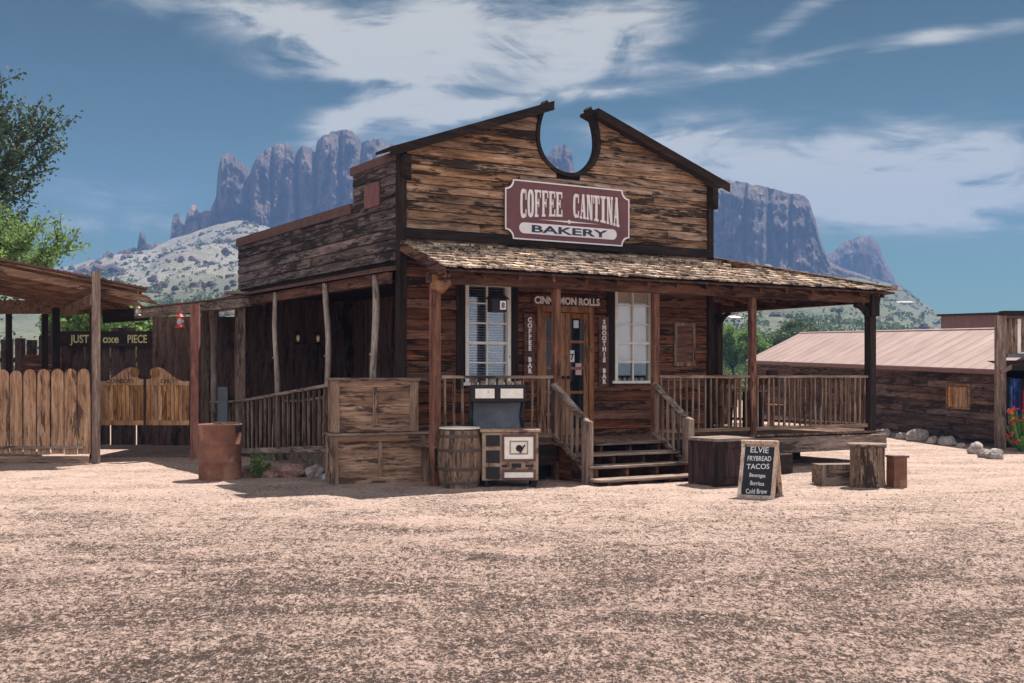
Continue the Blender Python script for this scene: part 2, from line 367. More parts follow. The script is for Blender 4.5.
    sp = t.n('ShaderNodeSeparateXYZ'); t.l(P, sp.inputs[0])
    mr = t.n('ShaderNodeMapRange'); t.l(sp.outputs[2], mr.inputs[0]); mr.inputs[1].default_value = 12; mr.inputs[2].default_value = 50; mr.inputs[3].default_value = .16; mr.inputs[4].default_value = 0
    mx_ = t.n('ShaderNodeMapRange'); t.l(sp.outputs[0], mx_.inputs[0]); mx_.inputs[1].default_value = 20; mx_.inputs[2].default_value = 140; mx_.inputs[3].default_value = 0; mx_.inputs[4].default_value = .15
    veg = t.ramp(t.math('ADD', t.math('ADD', t.math('MULTIPLY', n3, .6), t.math('MULTIPLY', n2, .5)), t.math('ADD', mr.outputs[0], mx_.outputs[0])), [(.53, 0.0), (.60, 1.0)])
    c = t.mix(t.math('MULTIPLY', veg, .85), c, (.075, .095, .05))
    t.l(c, t.p.inputs['Base Color']); t.p.inputs['Roughness'].default_value = 1
    t.bump(n2, .8, 2.0)
    rs = [26]
    while rs[-1] < 1060: rs.append(rs[-1] * 1.022 + .6)
    vs = []; cols = []
    px = -900
    angs = []
    while px <= 2200: angs.append(px); px += 4 if -80 < px < 1100 else 25
    for r in rs:
        for a in angs:
            th = math.atan((a - 512) / 1175); x, y = r * sin(th), r * cos(th)
            z = gheight(x, y)
            if r < 62: z = min(z, 0) - .35
            vs.append((x, y, z))
    W = len(angs)
    fs = [(j * W + i, j * W + i + 1, (j + 1) * W + i + 1, (j + 1) * W + i) for j in range(len(rs) - 1) for i in range(W - 1)]
    m = MB(); m.v = vs; m.f = fs
    tag(m.build('hills', t.m, smooth=True), kind='structure')
    # wide plain round everything
    m = MB(); n = 48
    m.add([(1700 * cos(2 * pi * k / n), 1700 * sin(2 * pi * k / n), -.6) for k in range(n)], [tuple(range(n))])
    tag(m.build('plain', t.m), kind='structure')
ground()

def cliff(name, tab, base, R0, back, a0, a1, step, mat, seed, rough=1.0):
    rows = 60; vs = []; px = a0; ncol = 0
    while px <= a1:
        yt = interp(tab, px); yb = interp(base, px)
        big = 1 if yb - yt > 30 else .3
        yt += noise.fractal((px * .16, seed, 0), 1, 2, 4) * 1.6 * big
        H = max(0, yb - yt)
        th = math.atan((px - 512) / 1175); d = Vector((sin(th), cos(th), 0)); cf = cos(th)
        but = noise.fractal((px * .022, seed, 1), 1, 2, 5) * 46 * rough
        hk = min(1, H / 45)
        crease = sum(math.exp(-((px - c_) / w_) ** 2) for c_, w_ in ((184, 1.6), (200, 1.6), (217, 2.5), (249, 3), (272, 1.5), (297, 2.5), (315, 2.5), (340, 1.5), (362, 3), (745, 2), (768, 2.5), (790, 2))) if R0 < 1200 else 0
        for k in range(rows):
            s = k / (rows - 1)
            q = min(1, s / .8)
            yy = lerp(yb + 16, yt, q)
            f = noise.fractal((px * .07, yy * .035 + seed, 2), 1, 2, 6) * 22 + noise.fractal((px * .25, yy * .16, seed), 1, 2, 4) * 6
            led = 5 * (q + .10 * noise.noise((px * .02, seed, 3))); led = (math.floor(led) + sstep(.3, .6, led % 1)) / 5
            rim = max(0, (q - .86) / .14)
            r = R0 + but * (1 - .3 * q) * hk + f * hk * rough + 38 * led * hk + 26 * hk * rim * rim + 34 * crease * hk - 10
            r /= cf
            z = 1.7 + (375 - yy) * r * cf / 1175
            if s > .8:
                qq = (s - .8) / .2; z = lerp(z, 0, qq ** 1.6) if qq else z; r += back * qq
            vs.append((d.x * r, d.y * r, z))
        px += step; ncol += 1
    fs = [(c * rows + k, (c + 1) * rows + k, (c + 1) * rows + k + 1, c * rows + k + 1) for c in range(ncol - 1) for k in range(rows - 1)]
    m = MB(); m.v = vs; m.f = fs
    o = m.build(name, mat, smooth=False); tag(o, kind='structure'); return o
def cliffmat():
    t = NT('cliff_rock'); tc = t.n('ShaderNodeTexCoord'); P = tc.outputs['Object']
    n1 = t.noise(t.mapping(P, (.03, .03, .018)), 1, 7, .7, .6); n2 = t.noise(t.mapping(P, (.16, .16, .09)), 1, 6, .75)
    c = t.ramp(n1, [(.34, (.02, .014, .014)), (.50, (.10, .068, .058)), (.68, (.26, .19, .15))])
    c = t.mix(1, c, t.ramp(n2, [(.35, .45), (.6, 1.15)]), 'MULTIPLY')
    n3 = t.noise(t.mapping(P, (.05, .05, .005)), 1, 5, .6)
    c = t.mix(t.ramp(n3, [(.60, 0.0), (.74, .35)]), c, (.30, .23, .18))
    t.l(c, t.p.inputs['Base Color']); t.p.inputs['Roughness'].default_value = 1; t.bump(n2, .9, 3.0); return t.m
M['cliff'] = cliffmat()
cliff('mountain', TOP, TAL, RC, 420, -120, 960, .8, M['cliff'], 2.3)
OUT = [(60, 282), (72, 276), (78, 267), (84, 264), (90, 268), (95, 262), (103, 266), (112, 263), (120, 268), (128, 266), (134, 272), (150, 284), (158, 282), (163, 268), (168, 266), (174, 270), (178, 284), (200, 286)]
cliff('mountain', OUT, [(60, 281), (110, 284), (150, 283), (200, 285)], 760, 60, 62, 182, .8, M['cliff'], 5.5, .8)
cliff('mountain', FAR, [(0, 330), (2000, 330)], 1330, 200, 762, 974, 1.2, M['cliff'], 8.1, .7)

# haze over the plain
t = NT('air_haze'); t.t.nodes.remove(t.p); v = t.n('ShaderNodeVolumePrincipled'); v.inputs['Color'].default_value = (.25, .44, .92, 1); v.inputs['Density'].default_value = .00044
v.inputs['Anisotropy'].default_value = 0.0
t.l(v.outputs[0], t.out.inputs['Volume'])
m = MB(); m.box(-1900, 1900, -1750, 1950, -30, 300)
tag(m.build('haze', t.m), kind='stuff')

# scrub on the slopes
def leafquad(m, c, s, up=0):
    a = Vector((R(-1, 1), R(-1, 1), R(-1, 1))).normalized(); b = a.cross(Vector((R(-1, 1), R(-1, 1), R(-1, 1)))).normalized()
    c = Vector(c); a *= s; b *= s * .7
    m.add([c - a, c + b, c + a, c - b], [(0, 1, 2, 3)])
def scrub():
    m = MB(); rn = random.Random(3); cnt = 0
    while cnt < 5200:
        px = rn.choice((rn.uniform(60, 260), rn.uniform(690, 945), rn.uniform(690, 900), rn.uniform(-150, 1250)))
        r = 60 * (960 / 60) ** (rn.random() ** .8)
        th = math.atan((px - 512) / 1175); x, y = r * sin(th), r * cos(th)
        if noise.noise((x * .02, y * .02, 4)) < -.22 and r < 500: continue
        z = gheight(x, y)
        s = rn.uniform(.5, 1.3) * (1 + r / 900)
        if 120 < r < 420 and rn.random() < .4: s *= 2.0
        k = 150 if r < 130 else 70 if r < 250 else 26 if r < 450 else 9
        for _ in range(k):
            u = Vector((rn.gauss(0, .42), rn.gauss(0, .42), abs(rn.gauss(.45, .3))))
            leafquad(m, (x + u.x * s, y + u.y * s, z + u.z * s * .9), s * (.075 if r < 130 else .12 if r < 250 else .2 if r < 450 else .40))
        cnt += 1
    tag(m.build('desert_scrub', M['scrub']), 'green and olive desert scrub covering the slopes below the cliffs', 'scrub', kind='stuff')
scrub()

def boulders():
    m = MB(); rn = random.Random(17); cnt = 0
    while cnt < 1500:
        px = rn.choice((rn.uniform(60, 270), rn.uniform(60, 270), rn.uniform(700, 940)))
        r = 300 * (975 / 300) ** (rn.random() ** .6)
        th = math.atan((px - 512) / 1175); x, y = r * sin(th), r * cos(th)
        if noise.noise((x * .012, y * .012, 14)) < -.05: continue
        z = gheight(x, y); s_ = rn.choice((.8, .8, 1.0, 1.4, 2.4)) * rn.uniform(.5, 1.0) * (.6 + r / 1400); hh = s_ * rn.uniform(.5, 1.3)
        n = 7; a0 = rn.uniform(0, 6)
        vs = []
        for q, zz in ((1.1, -.5), (1.0, .35), (.6, .85)):
            for k in range(n): vs.append((x + s_ * q * rn.uniform(.7, 1.25) * cos(a0 + 2 * pi * k / n), y + s_ * q * rn.uniform(.7, 1.2) * sin(a0 + 2 * pi * k / n), z + hh * zz * rn.uniform(.85, 1.15)))
        vs.append((x, y, z + hh))
        fs = [(i * n + k, i * n + (k + 1) % n, (i + 1) * n + (k + 1) % n, (i + 1) * n + k) for i in range(2) for k in range(n)] + [(2 * n + k, 2 * n + (k + 1) % n, 3 * n) for k in range(n)]
        m.add(vs, fs); cnt += 1
    tag(m.build('boulder_field', M['cliff']), 'dark broken boulders strewn over the pale slopes under the cliffs', 'boulders', kind='stuff')
boulders()
# ------------------------------------------------------------ trees
def tree(name, x, y, h, spread, seed, mat, label, leaf=.09, nleaf=26, lean=(0, 0), cat='tree', trunk_h=.3, group=None):
    rn = random.Random(seed); z0 = gheight(x, y) - .1
    e = empty(name, (x, y, z0), 0, label, cat, group)
    tm = MB(); lm = MB()
    def grow(p, d, L, r, lev):
        pts = [p]; rad = [r]; q = p.copy(); dd = d.copy(); n = 5
        for i in range(n):
            dd = (dd + Vector((rn.uniform(-.22, .22), rn.uniform(-.22, .22), rn.uniform(-.08, .16)))).normalized()
            q = q + dd * L / n; pts.append(q.copy()); rad.append(r * (1 - .75 * (i + 1) / n) + .004)
            if lev < 4 and i >= 1:
                for _ in range(2 if lev else 2):
                    if rn.random() < .82:
                        sd = (dd + Vector((rn.gauss(0, .62), rn.gauss(0, .62), rn.gauss(.1, .35)))).normalized()
                        grow(q.copy(), sd, L * rn.uniform(.5, .72), r * .5, lev + 1)
            if lev >= 3:
                for _ in range(nleaf // 5 + 1):
                    o = Vector((rn.gauss(0, 1), rn.gauss(0, 1), rn.gauss(0, 1))) * leaf * 1.6
                    leafquad(lm, q + o - dd * rn.random() * L / n, leaf * rn.uniform(.5, 1.2))
        tm.tube(pts, rad, 5 if lev > 1 else 8, False)
    nb = 5
    base = Vector((0, 0, 0)); topt = Vector((lean[0], lean[1], h * trunk_h))
    tm.tube([base, base.lerp(topt, .5) + Vector((.1, 0, 0)), topt], [h * .032, h * .026, h * .02], 9, False)
    for k in range(nb):
        a = 2 * pi * k / nb + rn.uniform(-.4, .4)
        d = Vector((cos(a) * spread, sin(a) * spread, 1)).normalized()
        grow(topt, d, h * rn.uniform(.42, .55), h * .016, 1)
    tm.build('trunk', M['bark'], e, True); lm.build('crown', mat, e)
    print(name, len(lm.f))
tree('mesquite_tree', -21.6, 37, 9.6, .62, 5, M['leafdark'], 'tall dark green feathery tree rising behind the shed at far left', .075, 40, (.6, 0))
tree('palo_verde_tree', -17.3, 33.5, 6.2, .7, 11, M['leafbright'], 'lower bright yellow-green tree just above the far left shed roof', .06, 40, (0, 0), group='bright green desert trees')
tree('palo_verde_tree', -16.3, 47, 4.0, 1.0, 21, M['leafbright'], 'pale green tree seen in the gap over the dark back fence', .1, 22, group='bright green desert trees')
tree('desert_tree', 19.5, 104, 4.6, 1.1, 31, M['leafbright'], 'green leafy tree seen under the porch roof left of the pink roof', .12, 22, group='trees seen under the porch roof')
tree('desert_tree', 30.5, 128, 4.6, 1.1, 35, M['scrub'], 'darker green tree seen through the porch beyond the pink roof', .14, 22, group='trees seen under the porch roof')

# distant houses
def far_house(px, y, w, d, h, col, rz, label):
    x = (px - 512) / 1175 * y; z = gheight(x, y)
    e = empty('distant_house', (x, y, z), rz, label, 'house', 'tiny houses on the desert slope')
    m = MB(); m.box(-w / 2, w / 2, -d / 2, d / 2, -2, h); m.build('wall', col, e)
    m = MB(); m.hexa([(-w / 2 - .5, -d / 2 - .5, h), (w / 2 + .5, -d / 2 - .5, h), (w / 2 + .5, d / 2 + .5, h), (-w / 2 - .5, d / 2 + .5, h)],
                     [(-w / 2 + 1, -.2, h + .8), (w / 2 - 1, -.2, h + .8), (w / 2 - 1, .2, h + .8), (-w / 2 + 1, .2, h + .8)]); m.build('roof', M['farroof'], e)
    m = MB()
    for k in range(3):
        m = MB(); m.box(-w * .3 + k * w * .28, -w * .3 + k * w * .28 + .9, -d / 2 - .05, -d / 2 + .1, h * .35, h * .7); m.build('window', M['glass'], e)
M['farwhite'] = plain('far_white_wall', (.75, .72, .68), .8, 0, .05, 1, 0)
M['fartan'] = plain('far_tan_wall', (.5, .40, .32), .8, 0, .05, 1, 0)
M['farroof'] = plain('far_roof', (.62, .56, .52), .8, 0, .1, 1, 0)
for a in [(728, 260, 11, 7, 3, 'farwhite', .2, 'white house low on the slope just right of the back porch post'),
          (742, 420, 17, 8, 3.2, 'fartan', -.1, 'tan house highest on the slope, left of the front porch post'),
          (765, 330, 13, 8, 3, 'farwhite', .3, 'white house low on the slope, first one right of the front porch post'),
          (786, 470, 20, 8, 3.4, 'fartan', 0, 'tan house on the slope midway between two front porch posts'),
          (818, 500, 18, 9, 3.4, 'farwhite', .2, 'white house on the slope between the porch corner and its neighbour post'),
          (846, 560, 16, 9, 3.4, 'farwhite', -.3, 'white house on the slope just left of the corner porch post'),
          (884, 470, 15, 8, 3.2, 'farwhite', .1, 'white house just above the pink roof, right of the corner porch post'),
          (903, 520, 18, 8, 3.6, 'fartan', -.1, 'tan house above the pink roof, nearest to the brown building')]:
    far_house(a[0], a[1] * 1.35, a[2] * .62, a[3] * .8, a[4] * .62, M[a[5]], a[6], a[7])

# ------------------------------------------------------------ the cantina
ANG = math.atan2(.518, .855); CX, CY = -1.745, 18.31
GZ = .07
def L(x, y, z=GZ): return (CX + cos(ANG) * x - sin(ANG) * y, CY + sin(ANG) * x + cos(ANG) * y, z)
B = empty('cantina_building', (CX, CY, 0), ANG, 'weathered brown wooden saloon with horseshoe notch in its gable and shingled porch', 'building')
def siding(m, x0, x1, z0, z1, h, opens=(), lim=None, y=0.0, th=.028, maxlen=3.2, jit=.006):
    """lap boards in the xz plane facing -y; lim(z)->list of (xa,xb) clips"""
    z = z0
    while z < z1 - .01:
        hh = min(h * R(.94, 1.06), z1 - z); zt = z + hh
        segs = [(x0, x1, x0, x1)]
        if lim:
            la, lb = lim(z), lim(min(zt, z1)); segs = []
            if len(la) == len(lb): segs = [(a[0], a[1], b[0], b[1]) for a, b in zip(la, lb)]
            else: segs = [(a[0], a[1], a[0], a[1]) for a in (la if len(la) > len(lb) else lb)]
        for (a0, a1, b0, b1) in segs:
            pieces = [(a0, a1, b0, b1)]
            for (ox0, ox1, oz0, oz1) in opens:
                if zt > oz0 + .03 and z < oz1 - .03:
                    np_ = []
                    for p in pieces:
                        if ox0 < p[1] and ox1 > p[0]:
                            if p[0] < ox0 - .01: np_.append((p[0], ox0, p[2], ox0))
                            if p[1] > ox1 + .01: np_.append((ox1, p[1], ox1, p[3]))
                        else: np_.append(p)
                    pieces = np_
            for p in pieces:
                xs = [p[0]]
                while p[1] - xs[-1] > maxlen: xs.append(xs[-1] + R(maxlen * .4, maxlen * .9))
                xs.append(p[1])
                for i in range(len(xs) - 1):
                    l0 = p[0] if i == 0 else xs[i]; l1 = p[1] if i == len(xs) - 2 else xs[i + 1]
                    u0 = p[2] if i == 0 else xs[i]; u1 = p[3] if i == len(xs) - 2 else xs[i + 1]
                    if l1 - l0 < .02 and u1 - u0 < .02: continue
                    j = R(0, jit); k = .004
                    yo = y - th - j - .014
                    g_ = .022; z_ = z; z = z + .012
                    m.hexa([(l0 + k, yo, z - .012 + R(0, .01)), (l1 - k, yo - R(0, .006), z - .012 + R(0, .01)), (l1 - k, y, z - .012), (l0 + k, y, z - .012)],
                           [(u0 + k, yo + .016, zt - .006), (u1 - k, yo + .016, zt - .006), (u1 - k, y, zt - .006), (u0 + k, y, zt - .006)]); z = z_
        z = zt
WX = 6.24; EZ = 5.22; PZ = 6.34; HC = (3.13, 5.67)
def roofz(x): return EZ + (PZ - EZ) * (1 - abs(x - 3.13) / 3.13) - .05
def hole(z):
    d = z - HC[1]
    if d < -.56: return 0
    k = .56 if d < 0 else .80
    return .60 * math.sqrt(max(0, 1 - (d / k) ** 2))
def glim(z):
    if z <= EZ - .05: xa, xb = 0.02, WX - .02
    else:
        f = (z - (EZ - .05)) / (PZ - EZ); xa = 3.13 * f; xb = WX - 3.13 * f
    h = hole(z)
    if h > 0: return [(xa, HC[0] - h), (HC[0] + h, xb)]
    return [(xa, xb)]
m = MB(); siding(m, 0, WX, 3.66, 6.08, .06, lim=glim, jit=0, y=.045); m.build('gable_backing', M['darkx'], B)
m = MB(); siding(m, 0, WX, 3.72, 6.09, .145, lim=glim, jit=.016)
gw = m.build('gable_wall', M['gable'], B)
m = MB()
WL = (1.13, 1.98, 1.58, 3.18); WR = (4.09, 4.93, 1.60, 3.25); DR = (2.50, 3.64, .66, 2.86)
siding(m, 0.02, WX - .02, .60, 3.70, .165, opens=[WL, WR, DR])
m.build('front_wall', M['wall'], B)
m = MB()
m.box(.02, WL[0], .01, .05, .1, 3.7); m.box(WL[1], DR[0], .01, .05, .1, 3.7); m.box(DR[1], WR[0], .01, .05, .1, 3.7); m.box(WR[1], WX, .01, .05, .1, 3.7)
m.box(WL[0], WL[1], .01, .05, .1, WL[2]); m.box(WR[0], WR[1], .01, .05, .1, WR[2]); m.box(DR[0], DR[1], .01, .05, .1, .6)
m.box(WL[0], WL[1], .01, .05, WL[3], 3.7); m.box(WR[0], WR[1], .01, .05, WR[3], 3.7); m.box(DR[0], DR[1], .01, .05, DR[3], 3.7)
m.box(.95, 1.0, .05, 1.7, .1, 3.9); m.box(1.0, WX, 1.72, 1.76, .1, 3.9)
m.box(.95, WX, .06, 1.7, .55, .6)
m.split('inner_wall', M['darkz'], B)
# horseshoe trim
def arc(off):
    pts = []
    for i in range(33):
        a = lerp(radians(47), radians(-227), i / 32); c, s = cos(a), sin(a)
        ry = .56 if s < 0 else .80
        pts.append((HC[0] + (.60 + off) * c, HC[1] + (ry + off) * s))
    return pts
m = MB(); m.strip(arc(.055), arc(-.012), -.075, .10, False); m.build('horseshoe_trim', M['darkx'], B)
m = MB()
for sgn in (-1, 1):
    xe = -.28 if sgn < 0 else WX + .30; xi = 2.70 if sgn < 0 else 3.60
    ze = roofz(0) - .10; zi = roofz(xi) + .06
    ze = roofz(0 if sgn < 0 else WX) - .28 * (PZ - EZ) / 3.13 + .07
    for (ya, yb, dz, hh) in ((-.24, .30, 0, .05), (-.27, -.23, -.10, .15)):
        a, b = (xe, xi) if sgn < 0 else (xi, xe); za, zb = (ze, zi) if sgn < 0 else (zi, ze)
        m.hexa([(a, ya, za + dz), (b, ya, zb + dz), (b, yb, zb + dz), (a, yb, za + dz)], [(a, ya, za + dz + hh), (b, ya, zb + dz + hh), (b, yb, zb + dz + hh), (a, yb, za + dz + hh)])
m.build('gable_cap', M['darkx'], B)
m = MB()
m.box(-.05, .07, -.09, .06, .1, 5.2); m.box(WX - .06, WX + .06, -.09, .06, .1, 5.14); m.split('corner_board', M['darkz'], B)
for x in (0.02, WX - .02):
    m = MB(); m.plate([(x - .06, 4.85), (x - .06, 5.1), (x + .06, 5.1), (x + .06, 4.72)], -.24, -.10); m.build('bracket', M['darkx'], B)
m = MB(); m.box(.03, WX, -.10, -.052, 3.84, 3.98); m.build('ledger_board', M['darkx'], B)
# side walls
m = MB(); siding(m, -7.8, 0, 3.50, 4.52, .17, y=0, maxlen=4.5)
n0 = len(m.v); siding(m, -1.74, 0, 4.53, 5.12, .17, y=0, maxlen=4)
m.xf(Matrix.Rotation(-pi / 2, 4, 'Z'))      # faces -x, running back along y
m.build('side_wall', M['side'], B)
m = MB(); m.box(.01, .06, .02, 7.8, 3.40, 4.50); m.box(.01, .06, .02, 1.72, 4.5, 5.1)
m.box(WX - .06, WX, .02, 7.8, .1, 4.5); m.box(.02, WX, 7.76, 7.8, .1, 4.5)
m.split('wall_backing', M['darky'], B)
m = MB(); m.box(-.07, .12, -.02, 1.78, 5.12, 5.19, .008); m.box(-.07, .12, 1.79, 7.85, 4.52, 4.60, .01); m.box(-.075, -.048, .0, 1.78, 5.05, 5.12); m.box(-.075, -.05, 1.76, 7.85, 4.42, 4.52); m.split('wall_cap', M['rustcap'], B)
m = MB(); m.box(.06, WX, .1, 7.8, 4.15, 4.2); m.build('roof', M['rustcap'], B)
m = MB(); m.box(-.085, -.05, .62, 1.18, 4.42, 4.80); m.build('patch_panel', plain('faded_red_panel', (.20, .085, .08), .8), B)
# right wall siding (faces +x)
m = MB(); siding(m, 0, 7.8, .6, 4.5, .17, y=0); m.xf(Matrix.Translation((WX, 0, 0)) @ Matrix.Rotation(pi / 2, 4, 'Z')); m.build('end_wall', M['wall'], B)
# windows
def window(x0, x1, z0, z1, rows, kind):
    m = MB(); w = .062
    m.box(x0, x0 + w, -.075, .03, z0, z1); m.box(x1 - w, x1, -.075, .03, z0, z1); m.box(x0 + w, x1 - w, -.073, .03, z1 - w * .7, z1); m.box(x0 - .06, x1 + .06, -.10, .03, z0 - .05, z0)
    f = bevel(m.build('window', M['white'] if kind == 0 else M['white'], B), .006)
    m = MB()
    for r in range(1, rows):
        z = lerp(z0, z1, r / rows); h = .022 if r == rows // 2 else .012
        m.box(x0 + w, x1 - w, -.028, -.002, z - h, z + h)
    m.box((x0 + x1) / 2 - .013, (x0 + x1) / 2 + .013, -.030, -.004, z0, z1 - w * .7); m.build('muntin', M['white'], f)
    t = NT('window_pane'); gl_ = t.n('ShaderNodeBsdfGlossy'); gl_.inputs['Roughness'].default_value = .05; tr = t.n('ShaderNodeBsdfTransparent'); mx = t.n('ShaderNodeMixShader'); mx.inputs[0].default_value = .17
    t.l(tr.outputs[0], mx.inputs[1]); t.l(gl_.outputs[0], mx.inputs[2]); t.l(mx.outputs[0], t.out.inputs[0])
    m = MB(); m.box(x0 + w, x1 - w, .0, .005, z0, z1 - .05); m.build('pane', t.m, f)
    m = MB()
    if kind == 0:
        z = z0 + .02
        while z < z1 - .06:
            m.add([(x0 + .03, .025, z), (x1 - .03, .025, z), (x1 - .03, .055, z + .026), (x0 + .03, .055, z + .026)], [(0, 1, 2, 3)]); z += .042
        m.build('blind', M['blind'], f)
    else:
        m.box(x0 + .02, x1 - .02, .04, .05, z0 + .3, z1 - .02); m.build('blind', M['shade'], f)
    m = MB(); m.box(x0 - .16, x0 - .002, -.065, -.03, z0 - .1, z1 + .1); m.box(x1 + .002, x1 + .14, -.065, -.03, z0 - .1, z1 + .1); m.split('window_casing', M['darkz'], B)
window(*WL, 5, 0); window(*WR, 5, 1)
# door
m = MB(); x0, x1, z0, z1 = DR
m.box(x0, x0 + .09, -.07, .03, z0, z1); m.box(x1 - .09, x1, -.07, .03, z0, z1); m.box(x0 + .09, x1 - .09, -.068, .03, z1 - .10, z1)
df = m.build('door_frame', M['doorwood'], B)
xm = (x0 + x1) / 2
for a, b in ((x0 + .09, xm), (xm, x1 - .09)):
    m = MB(); st = .10
    m.box(a + .004, a + st, -.04, .0, z0 + .01, z1 - .11); m.box(b - st, b - .004, -.04, .0, z0 + .01, z1 - .11)
    zz = [z0 + .01, z0 + .35, z0 + .72, z0 + 1.13, z0 + 1.58, z1 - .11]
    for i, z in enumerate(zz):
        hh = .12 if i == 0 else .05 if i < 5 else .09
        if i == 5: m.box(a + st, b - st, -.038, .0, z - hh, z)
        else: m.box(a + st, b - st, -.038, .0, z, z + hh)
    d = bevel(m.build('door', M['doorwood'], B), .006)
    m = MB(); m.box(a + st, b - st, -.018, -.012, z0 + .1, z1 - .2); m.build('pane', M['glass'], d)
    m = MB(); m.tube([(b - .05 if a < xm - .1 else a + .05, -.04, z0 + 1.0), (b - .05 if a < xm - .1 else a + .05, -.10, z0 + 1.0)], .025, 10); m.build('door_knob', M['black'], d)
def put_paper(x, z, w, h, name, label, mat, txt=None):
    o = MB(); o.box(-w / 2, w / 2, -.004, .0, 0, h)
    e = empty(name, L(x, -.022, z), ANG, label, 'notice', 'papers taped to the door glass')
    o.build('sheet', mat, e)
    if txt: move(textmesh(txt, h * .7, .003, .004), 0, -.006, h * .2).build('lettering', M['slate'], e)
put_paper(3.30, 2.50, .10, .13, 'paper_notice', 'small white notice at the top of the right door glass', M['paper'])
put_paper(3.18, 1.92, .17, .20, 'paper_notice', 'white notice with dark mark in the middle of the right door', M['paper'], '17')
M['paperpink'] = plain('pinkish_paper', (.62, .42, .45), .8, 0, .05, 8, 0)
put_paper(3.35, 1.70, .12, .20, 'paper_notice', 'pinkish notice lowest on the right door glass', M['paperpink'])
# wall panel at right
m = MB(); m.box(5.40, 5.46, -.075, -.05, 1.86, 2.64); m.box(5.82, 5.88, -.075, -.05, 1.86, 2.64); m.box(5.46, 5.82, -.074, -.05, 2.58, 2.64); m.box(5.46, 5.82, -.074, -.05, 1.86, 1.92)
nb = empty('notice_board', L(5.64, 0, 1.86), ANG, 'plain framed wooden panel on the wall right of the second window', 'board')
m.xf(Matrix.Translation((-5.64, 0, -1.86))); m.build('frame', M['railz'], nb)
m = MB(); m.box(-.18, .18, -.062, -.05, .06, .72); m.build('panel', M['wall'], nb)

# porch
PY = -1.18; DZ = .66
BZ = 3.05
posts = [(0, PY), (2.13, PY), (4.09, PY), (6.23, PY), (9.19, PY), (9.19, 3.1)]
for i, (x, y) in enumerate(posts):
    m = MB(); w = .058 if i in (1, 2, 3) else .068 if i == 0 else .08
    zb = GZ - .05
    n = 5; prev = None
    zs = [zb, 1.0, 2.0, BZ]
    for k in range(3): pass
    m.hexa([(x - w, y - w, zb), (x + w, y - w, zb), (x + w, y + w, zb), (x - w, y + w, zb)], [(x - w * .95, y - w, BZ), (x + w * 1.02, y - w, BZ), (x + w, y + w, BZ), (x - w, y + w, BZ)])
    bevel(m.build('post', M['redz'] if i not in (4, 5) else M['darkz'], B), .012)
# beams
m = MB(); m.box(-.12, 9.33, PY - .06, PY + .06, BZ, BZ + .16); m.build('beam', M['redx'], B)
m = MB(); m.box(9.13, 9.25, PY + .07, 3.2, BZ, BZ + .16); m.build('beam', M['redy'], B)
m = MB(); m.box(WX, 9.12, 3.04, 3.16, BZ + .002, BZ + .158); m.build('beam', M['redx'], B)
# curved brackets
def bracket(x, y, dx, dy):
    m = MB(); pts = []
    for k in range(9):
        a = k / 8 * pi / 2
        r_ = .34; pts.append((x + dx * (.05 + r_ * (1 - cos(a))), y + dy * (.05 + r_ * (1 - cos(a))), BZ - .02 - r_ + r_ * sin(a) * .98))
    m.tube(pts, [.035, .045, .05, .06, .055, .06, .05, .045, .035], 6)
    m.build('bracket', M['darkz'], B)
bracket(9.19, PY, -1, 0); bracket(9.19, 3.1, -1, 0); bracket(9.19, 3.1, 0, -1); bracket(9.19, PY, 0, 1)
m = MB(); m.tube([(-.13, PY - .15, BZ - .02), (.02, PY - .17, BZ - .07), (.14, PY - .14, BZ + .02)], [.07, .10, .07], 9); m.box(-.09, .09, PY - .12, PY - .065, BZ - .1, BZ + .12)
m.build('bracket', M['doorwood'], B, True)
m = MB(); m.box(9.10, 9.30, PY - .13, PY - .09, BZ - .25, BZ + .14); m.plate([(9.27, BZ - .1), (9.27, BZ + .14), (9.42, BZ + .14), (9.40, BZ + .02)], PY - .05, PY + .05); m.build('bracket', M['darkz'], B)
# porch roof
RZ = 3.80; EZp = 3.26; EY = -1.52; EXR = 9.47
def fr(x, y): return RZ + (EZp - RZ) * (-y / -EY) if EY else 0
def zfront(y): return RZ + (EZp - RZ) * (y / EY)
def zright(x): return RZ + (EZp - RZ) * (x - WX) / (EXR - WX)
m = MB()     # sheathing
m.hexa([(0, EY, EZp - .05), (EXR, EY, EZp - .05), (WX, -.055, RZ - .05), (0, -.055, RZ - .05)], [(0, EY, EZp - .02), (EXR, EY, EZp - .02), (WX, -.055, RZ - .02), (0, -.055, RZ - .02)])
m.hexa([(WX + .06, -.04, RZ - .052), (EXR, EY + .004, EZp - .052), (EXR, 3.4, EZp - .052), (WX + .06, 3.4, RZ - .052)], [(WX + .06, -.04, RZ - .022), (EXR, EY + .004, EZp - .022), (EXR, 3.4, EZp - .022), (WX + .06, 3.4, RZ - .022)])
m.build('roof_deck', M['shakedark'], B)
m = MB(); rows = 9
for r in range(rows):
    y0 = lerp(EY - .04, -.10, r / rows); y1 = y0 + .24
    xa = -.03; xb = lerp(EXR + .03, WX + .05, (y0 - EY) / -EY)
    x = xa
    while x < xb - .03:
        w = R(.09, .20); x2 = min(x + w, xb)
        j = R(-.035, .035); l = R(-.012, .012)
        ya, yb = y0 + j, min(y1, -.06); za, zb = zfront(ya) + .018 + R(0, .016), zfront(yb) + .004
        t1 = R(.018, .042)
        m.hexa([(x + .004, ya, za), (x2 - .004, ya + l, za + R(-.006, .006)), (x2 - .004, yb, zb), (x + .004, yb, zb)],
               [(x + .004, ya, za + t1), (x2 - .004, ya + l, za + t1), (x2 - .004, yb, zb + .012), (x + .004, yb, zb + .012)])
        x = x2
m.build('shingles', M['shingle'], B)
m = MB(); rows = 15
